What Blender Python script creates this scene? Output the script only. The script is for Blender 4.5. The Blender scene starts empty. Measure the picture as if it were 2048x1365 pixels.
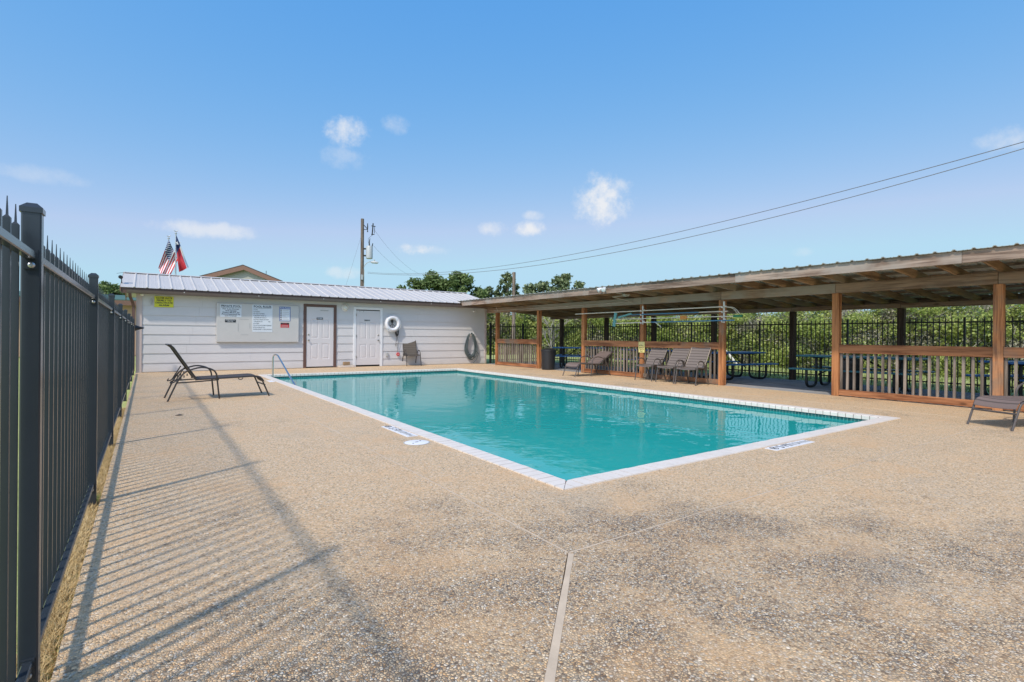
import bpy, math, random
import numpy as np
from mathutils import Vector, Matrix, Euler

random.seed(7)
RNG = np.random.default_rng(11)
SC = bpy.context.scene
COL = SC.collection

# ------------------------------------------------------------------ camera
H = 1.15
F_PX, YAW, ROLL, HY = 1045.0, math.radians(35.0), math.radians(0.47), 672.2
cd = bpy.data.cameras.new("camera")
cam = bpy.data.objects.new("camera", cd)
COL.objects.link(cam)
cam.location = (0, 0, H)
fw = Vector((math.sin(YAW), math.cos(YAW), 0)); rt = Vector((math.cos(YAW), -math.sin(YAW), 0)); up = Vector((0, 0, 1))
cr, sr = math.cos(ROLL), math.sin(ROLL)
cx_ = rt * cr + up * sr
cy_ = up * cr - rt * sr
M = Matrix((cx_, cy_, -fw)).transposed().to_4x4()
M.translation = cam.location
cam.matrix_world = M
cd.sensor_width = 36.0
cd.lens = F_PX / 2048 * 36.0
cd.shift_y = -(682.5 - HY) / 2048
cd.clip_start = 0.05
cd.clip_end = 6000
SC.camera = cam

# ------------------------------------------------------------------ light
SUN_EL = math.radians(49.5)
SUN_AZ = math.atan2(-0.865, -0.50)          # compass direction of the sun (x east, y north)
world = bpy.data.worlds.new("World")
SC.world = world
world.use_nodes = True
SKY_STRENGTH = 0.15
SUN_STRENGTH = 2.0
SC.view_settings.view_transform = 'Standard'
SC.view_settings.look = 'None'
SC.view_settings.exposure = 0.8
SC.view_settings.gamma = 1.0
SC.view_settings.use_curve_mapping = False
sd = bpy.data.lights.new("sun", 'SUN')
sd.energy = SUN_STRENGTH
sd.angle = math.radians(2.8)
sd.color = (1.0, 0.90, 0.76)
sun = bpy.data.objects.new("sun", sd)
COL.objects.link(sun)
sdir = Vector((math.sin(SUN_AZ) * math.cos(SUN_EL), math.cos(SUN_AZ) * math.cos(SUN_EL), math.sin(SUN_EL)))
sun.rotation_euler = sdir.to_track_quat('Z', 'Y').to_euler()
sun.location = (-20, -12, 30)
SC.cycles.use_denoising = True
SC.cycles.max_bounces = 8
SC.cycles.transparent_max_bounces = 8
SC.cycles.sample_clamp_indirect = 6.0


class NT:
    """tiny node-tree helper"""
    def __init__(s, tree):
        s.t = tree; s.n = tree.nodes; s.l = tree.links

    def add(s, typ, **kw):
        n = s.n.new(typ)
        for k, v in kw.items():
            setattr(n, k, v)
        return n

    def put(s, sock, v):
        if hasattr(v, 'is_output') or isinstance(v, bpy.types.NodeSocket):
            s.l.new(v, sock)
        elif v is not None:
            sock.default_value = v

    def math(s, op, a, b=None, c=None, clamp=False):
        n = s.add('ShaderNodeMath', operation=op, use_clamp=clamp)
        s.put(n.inputs[0], a); s.put(n.inputs[1], b)
        if c is not None: s.put(n.inputs[2], c)
        return n.outputs[0]

    def vmath(s, op, a, b=None):
        n = s.add('ShaderNodeVectorMath', operation=op)
        s.put(n.inputs[0], a)
        if b is not None: s.put(n.inputs[1], b)
        return n.outputs['Value'] if op in ('DOT_PRODUCT', 'LENGTH', 'DISTANCE') else n.outputs[0]

    def mix(s, fac, a, b, mode='MIX'):
        n = s.add('ShaderNodeMix', data_type='RGBA', blend_type=mode)
        s.put(n.inputs[0], fac); s.put(n.inputs[6], a); s.put(n.inputs[7], b)
        return n.outputs[2]

    def ramp(s, fac, stops, interp='LINEAR'):
        n = s.add('ShaderNodeValToRGB')
        n.color_ramp.interpolation = interp
        while len(n.color_ramp.elements) < len(stops):
            n.color_ramp.elements.new(0.5)
        for e, (p, c) in zip(n.color_ramp.elements, stops):
            e.position = p
            e.color = (c, c, c, 1) if not hasattr(c, '__len__') else (*c[:3], 1)
        s.put(n.inputs[0], fac)
        return n.outputs[0]

    def smooth(s, v, a, b):
        n = s.add('ShaderNodeMapRange', interpolation_type='SMOOTHSTEP')
        s.put(n.inputs[0], v); n.inputs[1].default_value = a; n.inputs[2].default_value = b
        return n.outputs[0]

    def noise(s, vec, scale, detail=4, rough=0.55, dist=0.0, out=0):
        n = s.add('ShaderNodeTexNoise')
        s.put(n.inputs['Vector'], vec)
        n.inputs['Scale'].default_value = scale; n.inputs['Detail'].default_value = detail
        n.inputs['Roughness'].default_value = rough; n.inputs['Distortion'].default_value = dist
        return n.outputs[out]

    def mapping(s, vec, scale=(1, 1, 1), loc=(0, 0, 0), rot=(0, 0, 0)):
        n = s.add('ShaderNodeMapping')
        s.put(n.inputs['Vector'], vec)
        n.inputs['Scale'].default_value = scale; n.inputs['Location'].default_value = loc; n.inputs['Rotation'].default_value = rot
        return n.outputs[0]


# ---- sky: Nishita plus small fair-weather clouds placed by direction
w = NT(world.node_tree)
w.n.clear()
wo = w.add('ShaderNodeOutputWorld')
bg = w.add('ShaderNodeBackground')
sky = w.add('ShaderNodeTexSky', sky_type='NISHITA')
sky.sun_disc = False
sky.sun_elevation = SUN_EL
sky.sun_rotation = SUN_AZ
sky.altitude = 100; sky.air_density = 1.0; sky.dust_density = 0.6; sky.ozone_density = 2.2
tc = w.add('ShaderNodeTexCoord')
dirv = w.vmath('NORMALIZE', tc.outputs['Generated'])
cn = w.noise(dirv, 34, 6, 0.65)
cn2 = w.noise(dirv, 9, 4, 0.6)
nz = w.math('ADD', w.math('MULTIPLY', w.math('SUBTRACT', cn, 0.5), 3.2), w.math('MULTIPLY', w.math('SUBTRACT', cn2, 0.5), 2.4))
total = None
#        azimuth, elevation, half width, half height, strength
CLOUDS = [(17.3, 20.1, 2.3, 1.6, .85), (22.3, 21.4, 1.4, .9, .36), (17.0, 18.0, 2.6, 1.2, .3), (44.6, 14.5, 2.9, 2.7, 1.1), (46.3, 15.8, 1.4, .8, .7),
          (36.7, 11.6, 1.8, .95, 1.0), (37.2, 13.0, 1.2, .6, .6), (32.8, 11.6, 1.7, .8, .65), (24.6, 9.2, 2.0, .75, 1.0), (26.8, 9.1, 1.8, .5, .35),
          (4.6, 9.7, 4.4, .8, .62), (-7.2, 12.6, 3.2, .7, .25), (78.2, 15.7, 1.6, 1.2, .5), (17.0, 6.4, 2.4, .7, .5), (64, 8.2, 1.2, .5, .25),
          (118, 24, 6, 3, .9), (150, 14, 7, 2.5, .9), (-40, 18, 6, 2.5, .8), (-95, 30, 7, 4, .8), (190, 25, 7, 3, .8), (-130, 15, 6, 2.2, .8)]
for az, el, hw, hh, st in CLOUDS:
    a, e = math.radians(az), math.radians(el)
    c = Vector((math.sin(a) * math.cos(e), math.cos(a) * math.cos(e), math.sin(e)))
    ex = Vector((math.cos(a), -math.sin(a), 0)); ey = ex.cross(-c); ey = ey if ey.z > 0 else -ey
    u = w.math('MULTIPLY', w.vmath('DOT_PRODUCT', dirv, tuple(ex)), 1 / math.radians(hw))
    v = w.math('MULTIPLY', w.vmath('DOT_PRODUCT', w.vmath('SUBTRACT', dirv, tuple(c)), tuple(ey)), 1 / math.radians(hh))
    front = w.math('GREATER_THAN', w.vmath('DOT_PRODUCT', dirv, tuple(c)), 0.5)
    r2 = w.math('ADD', w.math('MULTIPLY', u, u), w.math('MULTIPLY', v, v))
    d = w.math('ADD', w.math('SUBTRACT', 1.0, r2), w.math('MULTIPLY', nz, w.smooth(r2, 4.0, 1.0)))
    m = w.math('MULTIPLY', w.math('MULTIPLY', w.smooth(d, -0.25, 1.7), st), front)
    total = m if total is None else w.math('MAXIMUM', total, m)
total = w.math('MINIMUM', total, 0.92)
# grade of the clear sky: an even, saturated summer blue that pales towards the horizon
sepc = w.add('ShaderNodeSeparateColor'); w.put(sepc.inputs[0], sky.outputs[0])
comb = w.add('ShaderNodeCombineColor')
GK = 1 / (SKY_STRENGTH * 2 ** 0.8)
for i_, (k_, p_) in enumerate(((.128, 1.38), (.285, .56), (.700, .125))):
    w.put(comb.inputs[i_], w.math('MULTIPLY', w.math('MINIMUM', w.math('MULTIPLY', w.math('POWER', sepc.outputs[i_], p_), k_), (.47, .72, .92)[i_]), GK))
# towards the sun (behind the camera) the unseen sky stays ungraded and brighter, to lift the fill
sunny = w.smooth(w.vmath('DOT_PRODUCT', dirv, tuple(sdir)), 0.15, 0.95)
clear = w.mix(sunny, comb.outputs[0], sky.outputs[0])
skyc = w.mix(total, clear, (3.3, 3.35, 3.45, 1))
w.put(bg.inputs['Color'], skyc)
bg.inputs['Strength'].default_value = SKY_STRENGTH
w.l.new(bg.outputs[0], wo.inputs[0])

# ------------------------------------------------------------------ materials
MATS = {}


def newmat(name):
    m = bpy.data.materials.new(name)
    m.use_nodes = True
    nt = NT(m.node_tree)
    nt.n.clear()
    out = nt.add('ShaderNodeOutputMaterial')
    MATS[name] = m
    return m, nt, out


def objco(nt):
    return nt.add('ShaderNodeTexCoord').outputs['Object']


def bsdf(nt, out, base, rough=0.6, metal=0.0, spec=0.5, normal=None):
    b = nt.add('ShaderNodeBsdfPrincipled')
    nt.put(b.inputs['Base Color'], base if not isinstance(base, tuple) else (*base[:3], 1))
    nt.put(b.inputs['Roughness'], rough); nt.put(b.inputs['Metallic'], metal)
    b.inputs['Specular IOR Level'].default_value = spec
    if normal is not None: nt.put(b.inputs['Normal'], normal)
    nt.l.new(b.outputs[0], out.inputs[0])
    return b


def bump(nt, h, strength=0.3, dist=0.01):
    b = nt.add('ShaderNodeBump')
    b.inputs['Strength'].default_value = strength; b.inputs['Distance'].default_value = dist
    nt.put(b.inputs['Height'], h)
    return b.outputs[0]


def c4(c):
    return (c[0], c[1], c[2], 1)


def plain(name, col, rough=0.6, metal=0.0, var=0.12, scale=6.0, spec=0.5, bmp=0.0):
    m, nt, out = newmat(name)
    co = objco(nt)
    n = nt.noise(co, scale, 5, 0.6)
    base = nt.mix(n, c4([x * (1 - var) for x in col]), c4([min(1, x * (1 + var)) for x in col]))
    nm = bump(nt, nt.noise(co, scale * 12, 3), bmp, 0.004) if bmp else None
    bsdf(nt, out, base, rough, metal, spec, nm)
    return m


def wood(name, dark, light, axis, rough=0.8, knots=True, grey=None, greyamt=0.0):
    """boards: grain runs along axis (0 x, 1 y, 2 z)"""
    m, nt, out = newmat(name)
    co = objco(nt)
    rnd = nt.add('ShaderNodeObjectInfo').outputs['Random']
    off = nt.add('ShaderNodeCombineXYZ')
    for i in range(3): nt.put(off.inputs[i], nt.math('MULTIPLY', rnd, 37.0 + 11 * i))
    co = nt.vmath('ADD', co, off.outputs[0])
    sc = [34.0, 34.0, 34.0]; sc[axis] = 1.6
    g1 = nt.noise(nt.mapping(co, sc), 1.0, 6, 0.65, 0.6)
    sc2 = [9.0, 9.0, 9.0]; sc2[axis] = 0.8
    g2 = nt.noise(nt.mapping(co, sc2), 1.0, 3, 0.5, 0.4)
    f = nt.math('ADD', nt.math('MULTIPLY', g1, 0.6), nt.math('MULTIPLY', g2, 0.55))
    col = nt.ramp(f, [(0.32, [x * .7 for x in dark]), (0.5, dark), (0.62, light), (0.8, [min(1, x * 1.25) for x in light])])
    if grey is not None:
        gm = nt.smooth(nt.math('ADD', nt.noise(co, 1.1, 4, 0.6), nt.math('MULTIPLY', nt.math('SUBTRACT', rnd, 0.5), 0.35)), 0.62 - greyamt * .4, 0.85 - greyamt * .4)
        col = nt.mix(gm, col, nt.mix(g1, c4([x * .7 for x in grey]), c4([x * 1.2 for x in grey])))
    if knots:
        sck = [5.0, 5.0, 5.0]; sck[axis] = 2.2
        vk = nt.add('ShaderNodeTexVoronoi'); nt.put(vk.inputs['Vector'], nt.mapping(co, sck)); vk.inputs['Scale'].default_value = 0.7
        kn = nt.smooth(vk.outputs['Distance'], 0.13, 0.05)
        col = nt.mix(nt.math('MULTIPLY', kn, 0.7), col, c4([x * .35 for x in dark]))
    val = nt.add('ShaderNodeHueSaturation')
    nt.put(val.inputs['Color'], col)
    nt.put(val.inputs['Value'], nt.math('ADD', 0.8, nt.math('MULTIPLY', rnd, 0.4)))
    bsdf(nt, out, val.outputs[0], rough, 0, 0.25, bump(nt, g1, 0.35, 0.004))
    return m


def foliage(name, c1, c2, c3, transl=0.3):
    m, nt, out = newmat(name)
    geo = nt.add('ShaderNodeNewGeometry')
    r = geo.outputs['Random Per Island']
    n = nt.noise(objco(nt), 0.45, 3, 0.6)
    f = nt.math('ADD', nt.math('MULTIPLY', r, 0.55), nt.math('MULTIPLY', nt.smooth(n, 0.3, 0.7), 0.45))
    col = nt.ramp(f, [(0.1, c1), (0.5, c2), (0.92, c3)])
    d = nt.add('ShaderNodeBsdfPrincipled')
    nt.put(d.inputs['Base Color'], col); d.inputs['Roughness'].default_value = 0.6
    d.inputs['Specular IOR Level'].default_value = 0.3
    t = nt.add('ShaderNodeBsdfTranslucent'); nt.put(t.inputs[0], col)
    mx = nt.add('ShaderNodeMixShader'); mx.inputs[0].default_value = transl
    nt.l.new(d.outputs[0], mx.inputs[1]); nt.l.new(t.outputs[0], mx.inputs[2])
    nt.l.new(mx.outputs[0], out.inputs[0])
    return m


# --- exposed pebble concrete
def pebble_mat():
    m, nt, out = newmat('pebble_concrete')
    co = objco(nt)
    warp = nt.add('ShaderNodeVectorMath', operation='ADD')
    nt.put(warp.inputs[0], co)
    wn = nt.vmath('SCALE', nt.noise(co, 55, 2, 0.5, 0, 1), None)
    wn.node.inputs['Scale'].default_value = 0.006
    nt.put(warp.inputs[1], wn)
    v = nt.add('ShaderNodeTexVoronoi', feature='F1'); nt.put(v.inputs['Vector'], warp.outputs[0]); v.inputs['Scale'].default_value = 92
    ve = nt.add('ShaderNodeTexVoronoi', feature='DISTANCE_TO_EDGE'); nt.put(ve.inputs['Vector'], warp.outputs[0]); ve.inputs['Scale'].default_value = 92
    sep = nt.add('ShaderNodeSeparateColor'); nt.put(sep.inputs[0], v.outputs['Color'])
    stone = nt.ramp(sep.outputs[0], [(0.0, (.74, .58, .38)), (0.22, (.60, .44, .27)), (0.42, (.74, .51, .28)), (0.58, (.55, .32, .14)),
                                     (0.70, (.46, .40, .31)), (0.80, (.78, .69, .55)), (0.92, (.33, .19, .09)), (1.0, (.10, .08, .06))])
    bright = nt.math('ADD', 0.75, nt.math('MULTIPLY', sep.outputs[1], 0.5))
    stone = nt.mix(1.0, stone, bright, 'MULTIPLY')
    big = nt.noise(co, 0.38, 5, 0.62)
    mid = nt.noise(co, 2.3, 5, 0.65)
    mott = nt.noise(co, 9.0, 4, 0.6)
    # sealed, buff-stained mortar in most places, open and dark where the surface has worn
    far_ = nt.vmath('DISTANCE', co, (1.4, 0.0, 0.0))
    traffic = nt.math('MULTIPLY', nt.smooth(far_, 4.2, 1.0), 0.20)
    worn = nt.smooth(nt.math('ADD', traffic, nt.math('ADD', nt.math('MULTIPLY', big, 0.75), nt.math('MULTIPLY', mid, 0.45))), 0.595, 0.83)
    mortar = nt.mix(worn, nt.mix(mott, (.50, .35, .20, 1), (.62, .46, .28, 1)), (.13, .11, .09, 1))
    gap = nt.smooth(ve.outputs['Distance'], 0.14, 0.04)
    gap = nt.math('MULTIPLY', gap, nt.math('ADD', 0.55, nt.math('MULTIPLY', worn, 0.45)))
    film = nt.math('MULTIPLY', nt.math('SUBTRACT', 1.0, worn), nt.math('ADD', 0.08, nt.math('MULTIPLY', mott, 0.45)))
    col = nt.mix(film, stone, (.76, .545, .335, 1))
    speck = nt.smooth(sep.outputs[2], 0.90, 0.93)
    col = nt.mix(nt.math('MULTIPLY', speck, 0.75), col, (.15, .10, .06, 1))
    col = nt.mix(gap, col, mortar)
    rust = nt.smooth(nt.noise(co, 1.3, 6, 0.75), 0.46, 0.70)
    col = nt.mix(nt.math('MULTIPLY', rust, 0.5), col, (.70, .43, .21, 1))
    grey = nt.smooth(nt.noise(nt.mapping(co, loc=(5, 3, 1)), 0.8, 5, 0.7), 0.55, 0.75)
    col = nt.mix(nt.math('MULTIPLY', grey, 0.3), col, (.45, .39, .30, 1))
    h = nt.math('MULTIPLY', nt.math('MINIMUM', ve.outputs['Distance'], 0.28), 1.0)
    bsdf(nt, out, col, 0.62, 0, 0.35, bump(nt, h, 0.8, 0.014))
    return m


def water_mat():
    m, nt, out = newmat('pool_water_surface')
    co = objco(nt)
    rip = nt.noise(nt.mapping(co, (1.0, 1.0, 1.0)), 3.0, 2, 0.5, 0.3)
    rip2 = nt.noise(co, 11.0, 2, 0.5)
    patch = nt.smooth(nt.noise(nt.mapping(co, loc=(2, 7, 0)), 0.22, 2, 0.5), 0.42, 0.62)
    hgt = nt.math('ADD', nt.math('MULTIPLY', rip, 1.0), nt.math('MULTIPLY', nt.math('MULTIPLY', rip2, patch), 0.12))
    nm = bump(nt, hgt, 0.06, 0.10)
    body = nt.add('ShaderNodeBsdfDiffuse'); body.inputs[0].default_value = (.02, .455, .425, 1)
    tr = nt.add('ShaderNodeBsdfTransparent'); tr.inputs[0].default_value = (.35, .86, .86, 1)
    mx = nt.add('ShaderNodeMixShader'); mx.inputs[0].default_value = 0.28
    nt.l.new(body.outputs[0], mx.inputs[1]); nt.l.new(tr.outputs[0], mx.inputs[2])
    gl = nt.add('ShaderNodeBsdfGlossy'); gl.inputs['Roughness'].default_value = 0.0
    nt.put(gl.inputs['Normal'], nm)
    fr = nt.add('ShaderNodeFresnel'); fr.inputs[0].default_value = 1.33; nt.put(fr.inputs['Normal'], nm)
    m2 = nt.add('ShaderNodeMixShader'); nt.put(m2.inputs[0], fr.outputs[0])
    nt.l.new(mx.outputs[0], m2.inputs[1]); nt.l.new(gl.outputs[0], m2.inputs[2])
    nt.l.new(m2.outputs[0], out.inputs[0])
    return m


def ground_mat():
    m, nt, out = newmat('lawn_ground')
    co = objco(nt)
    a = nt.noise(co, 0.6, 5, 0.65); b = nt.noise(co, 14, 4, 0.7)
    col = nt.ramp(nt.math('ADD', nt.math('MULTIPLY', a, .6), nt.math('MULTIPLY', b, .45)), [(0.3, (.20, .23, .08)), (0.5, (.33, .37, .13)), (0.7, (.46, .46, .20))])
    bsdf(nt, out, col, 0.9, 0, 0.1, bump(nt, b, 0.6, 0.03))
    return m


def siding_mat(name, col):
    m, nt, out = newmat(name)
    co = objco(nt)
    g = nt.noise(nt.mapping(co, (1.2, 30, 34)), 1.0, 4, 0.6)
    d = nt.noise(nt.mapping(co, (1.0, 1.0, 2.2)), 1.4, 5, 0.7)
    base = nt.mix(d, c4([x * .90 for x in col]), c4([min(1, x * 1.07) for x in col]))
    low = nt.add('ShaderNodeSeparateXYZ'); nt.put(low.inputs[0], co)
    splash = nt.math('MULTIPLY', nt.smooth(nt.math('ADD', low.outputs[2], nt.math('MULTIPLY', d, 0.3)), 0.42, 0.1), 0.35)
    base = nt.mix(splash, base, c4((.46, .40, .33)))
    bsdf(nt, out, base, 0.6, 0, 0.3, bump(nt, g, 0.25, 0.003))
    return m


def metal_roof(name, col, metal, rough, stain):
    m, nt, out = newmat(name)
    co = objco(nt)
    s = nt.noise(nt.mapping(co, stain), 1.0, 5, 0.65)
    f = nt.noise(co, 30, 3, 0.6)
    base = nt.mix(s, c4([x * .82 for x in col]), c4([min(1, x * 1.12) for x in col]))
    base = nt.mix(nt.math('MULTIPLY', f, 0.2), base, c4([x * .7 for x in col]))
    bsdf(nt, out, base, rough, metal, 0.5)
    return m


def sling_mat(name, c1, c2, axis, freq):
    m, nt, out = newmat(name)
    co = objco(nt)
    sp = nt.add('ShaderNodeSeparateXYZ'); nt.put(sp.inputs[0], co)
    wv = nt.math('SINE', nt.math('MULTIPLY', sp.outputs[axis], freq))
    st = nt.smooth(wv, 0.55, 0.9)
    n = nt.noise(co, 160, 2, 0.5)
    base = nt.mix(st, nt.mix(n, c4([x * .85 for x in c1]), c4([x * 1.15 for x in c1])), c4(c2))
    bsdf(nt, out, base, 0.75, 0, 0.25, bump(nt, n, 0.3, 0.002))
    return m


def tile_band_mat():
    m, nt, out = newmat('waterline_tile')
    co = objco(nt)
    sp = nt.add('ShaderNodeSeparateXYZ'); nt.put(sp.inputs[0], co)
    u = nt.math('ADD', sp.outputs[0], sp.outputs[1])
    cb = nt.add('ShaderNodeCombineXYZ'); nt.put(cb.inputs[0], u); nt.put(cb.inputs[1], sp.outputs[2])
    br = nt.add('ShaderNodeTexBrick'); br.offset = 0.0
    nt.put(br.inputs['Vector'], cb.outputs[0])
    br.inputs['Color1'].default_value = (.012, .085, .085, 1); br.inputs['Color2'].default_value = (.02, .13, .125, 1)
    br.inputs['Mortar'].default_value = (.16, .28, .27, 1)
    br.inputs['Scale'].default_value = 1.0; br.inputs['Mortar Size'].default_value = 0.004
    br.inputs['Brick Width'].default_value = 0.052; br.inputs['Row Height'].default_value = 0.052
    bsdf(nt, out, br.outputs[0], 0.2)
    return m


M_DECK = pebble_mat()
M_WATER = water_mat()
M_GROUND = ground_mat()
M_JOINT = plain('joint_filler', (.54, .43, .31), 0.8, var=.3, scale=9, bmp=.3)
M_COPING = plain('white_coping_paint', (.69, .625, .555), 0.55, var=.17, scale=5, bmp=.2)
M_GROUT = plain('pink_grey_grout', (.20, .14, .12), 0.8)
M_PLASTER = plain('pool_plaster', (.30, .62, .60), 0.6, var=.08, scale=1.2)
M_TILE = tile_band_mat()
M_FENCE = plain('black_powder_coat', (.026, .033, .041), 0.24, var=.15, scale=5, spec=.55)
M_FENCE_DULL = plain('dull_black_paint', (.012, .014, .014), 0.55, var=.15)
M_BOLT = plain('zinc_bolt', (.55, .55, .55), 0.35, metal=.9)
M_SIDING = siding_mat('white_siding', (.575, .56, .56))
M_TRIM = siding_mat('pinkish_corner_trim', (.52, .43, .40))
M_DOOR = plain('white_door_paint', (.60, .57, .57), 0.45, var=.05, scale=3)
M_WHITE = plain('white_paint', (.72, .72, .73), 0.5, var=.1, scale=12)
M_BROWN = plain('brown_trim_paint', (.115, .062, .048), 0.55, var=.18, scale=7)
M_GUTTER = plain('brown_gutter', (.15, .115, .10), 0.35, var=.15, scale=3)
M_ROOF = metal_roof('galvalume_roof', (.55, .52, .49), 0.08, 0.5, (9, .8, .8))
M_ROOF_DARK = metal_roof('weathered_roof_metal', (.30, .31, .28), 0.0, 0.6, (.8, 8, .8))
_nt = NT(M_ROOF_DARK.node_tree)   # underside colour lightened to stand in for light bounced off the ground
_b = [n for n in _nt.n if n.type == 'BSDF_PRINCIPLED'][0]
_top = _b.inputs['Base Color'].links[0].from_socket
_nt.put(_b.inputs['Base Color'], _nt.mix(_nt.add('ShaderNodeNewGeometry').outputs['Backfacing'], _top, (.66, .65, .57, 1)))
M_BRASS = plain('satin_nickel', (.35, .32, .28), 0.3, metal=1.0)
M_BLACK = plain('black_plastic', (.015, .015, .017), 0.5)
M_DARK = plain('dark_gap', (.02, .017, .015), 0.9)
W_BEAM = wood('beam_wood', (.185, .118, .076), (.34, .23, .155), 1, grey=(.30, .25, .20), greyamt=.5)
W_RAFT = wood('rafter_wood', (.20, .125, .072), (.40, .255, .145), 0, grey=(.30, .25, .18), greyamt=.35)
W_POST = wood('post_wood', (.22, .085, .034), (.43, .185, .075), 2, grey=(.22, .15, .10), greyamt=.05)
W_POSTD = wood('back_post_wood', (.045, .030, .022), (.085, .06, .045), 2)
W_RAIL = wood('rail_wood', (.20, .078, .034), (.40, .175, .078), 1, grey=(.2, .15, .11), greyamt=.25)
W_BAL = wood('baluster_wood', (.135, .108, .085), (.26, .215, .175), 2, knots=False)
W_FASCIA = wood('fascia_wood', (.17, .115, .085), (.34, .25, .195), 1, grey=(.32, .27, .23), greyamt=.5)
W_FLOOR = wood('floor_board_wood', (.21, .21, .215), (.34, .34, .345), 1, knots=False)
W_POLE = wood('utility_pole_wood', (.10, .075, .06), (.2, .16, .135), 2, knots=False)
M_FRAME = plain('bronze_tube_frame', (.105, .088, .078), 0.4, metal=.3, var=.1)
M_FRAME_DARK = plain('dark_tube_frame', (.045, .038, .034), 0.4, metal=.2, var=.1)
S_DARK = sling_mat('dark_sling', (.060, .050, .047), (.085, .072, .068), 0, 140)
S_GREY = sling_mat('taupe_sling', (.185, .155, .142), (.075, .062, .056), 2, 95)
S_BROWN = sling_mat('brown_sling', (.175, .130, .115), (.09, .07, .062), 0, 100)
S_WALL = sling_mat('olive_sling', (.135, .115, .095), (.07, .06, .05), 2, 95)
M_BLUE = plain('blue_coated_steel', (.04, .17, .44), 0.4, var=.2, scale=40)
M_TEAL = plain('teal_coated_steel', (.03, .15, .19), 0.4, var=.2, scale=40)
M_STEEL = plain('polished_steel', (.62, .62, .62), 0.16, metal=1.0, var=.05)
M_YELLOW = plain('yellow_sign', (.62, .60, .03), 0.5, var=.05)
M_PALEYEL = plain('pale_yellow_sign', (.70, .60, .22), 0.5, var=.06)
M_INK = plain('black_ink', (.02, .025, .03), 0.6)
M_PAPER = plain('white_sign_face', (.62, .66, .70), 0.5, var=.04)
M_BLUEINK = plain('blue_print', (.09, .14, .33), 0.5)
M_RED = plain('red_print', (.55, .02, .03), 0.5)
M_BOARD = plain('painted_board', (.50, .49, .47), 0.6, var=.08, scale=2.5, bmp=.1)
M_SMUDGE = plain('grey_smudge', (.40, .40, .39), 0.7)
M_POLEW = plain('white_pole', (.66, .62, .53), 0.4)
M_POLEB = plain('blue_pole', (.06, .20, .33), 0.35)
M_HEAD = plain('teal_plastic', (.12, .33, .33), 0.5)
M_ORANGE = plain('orange_tag', (.55, .22, .04), 0.5)
M_GREENP = plain('green_plastic', (.03, .20, .10), 0.5)
M_CONDUIT = plain('pale_conduit', (.44, .40, .34), 0.5)
M_WIRE = plain('weathered_wire', (.16, .16, .17), 0.6)
M_HOSE = plain('grey_green_hose', (.085, .11, .115), 0.5, var=.3, scale=14)
M_RING = plain('ring_buoy_foam', (.74, .73, .75), 0.5, var=.05)
M_ROPE = plain('dark_rope', (.10, .095, .09), 0.8)
M_LAMPGLASS = plain('frosted_glass', (.62, .61, .54), 0.3)
M_BULB = plain('white_bulb', (.75, .75, .74), 0.3)
M_FGRED = plain('flag_red', (.50, .03, .045), 0.7); M_FGWH = plain('flag_white', (.72, .71, .72), 0.7); M_FGBL = plain('flag_blue', (.028, .045, .14), 0.7)
M_ALU = plain('aluminium_pole', (.50, .50, .50), 0.35, metal=.7)
M_GRAN = plain('transformer_grey', (.42, .45, .47), 0.45)
M_GABLE = plain('gable_siding', (.36, .36, .33), 0.8, var=.08)
M_GBROWN = plain('gable_brown', (.19, .105, .075), 0.7)
M_SHINGLE = plain('dark_shingle', (.07, .055, .05), 0.9)
M_TAN = plain('tan_stucco', (.50, .33, .22), 0.8)
M_GREENROOF = plain('green_metal_roof', (.06, .12, .075), 0.5)
M_STEP = plain('rough_concrete', (.46, .39, .33), 0.85, var=.3, scale=20, bmp=.6)
M_BRICK = plain('tan_brick', (.30, .20, .11), 0.8, var=.25, scale=20)
M_BARK = plain('tree_bark', (.11, .09, .075), 0.9, var=.3, scale=8, bmp=.5)
M_TWIG = plain('grey_twig', (.30, .27, .235), 0.9, var=.3, scale=3)
M_STRAW = foliage('dry_straw', (.42, .29, .12), (.62, .45, .21), (.72, .57, .32), .2)
L_OAK = foliage('oak_leaves', (.075, .125, .045), (.14, .205, .07), (.23, .29, .11), .25)
L_CEDAR = foliage('cedar_leaves', (.09, .135, .07), (.16, .21, .10), (.26, .30, .15), .2)
L_BRUSH = foliage('brush_leaves', (.25, .32, .085), (.42, .49, .14), (.58, .61, .23), .45)
L_DRY = foliage('dry_brush_leaves', (.20, .185, .125), (.30, .28, .20), (.40, .37, .27), .25)
L_GRASS = foliage('grass_blades', (.16, .20, .05), (.32, .37, .11), (.48, .50, .20), .3)

# ------------------------------------------------------------------ building helpers
ORG = {}


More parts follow.
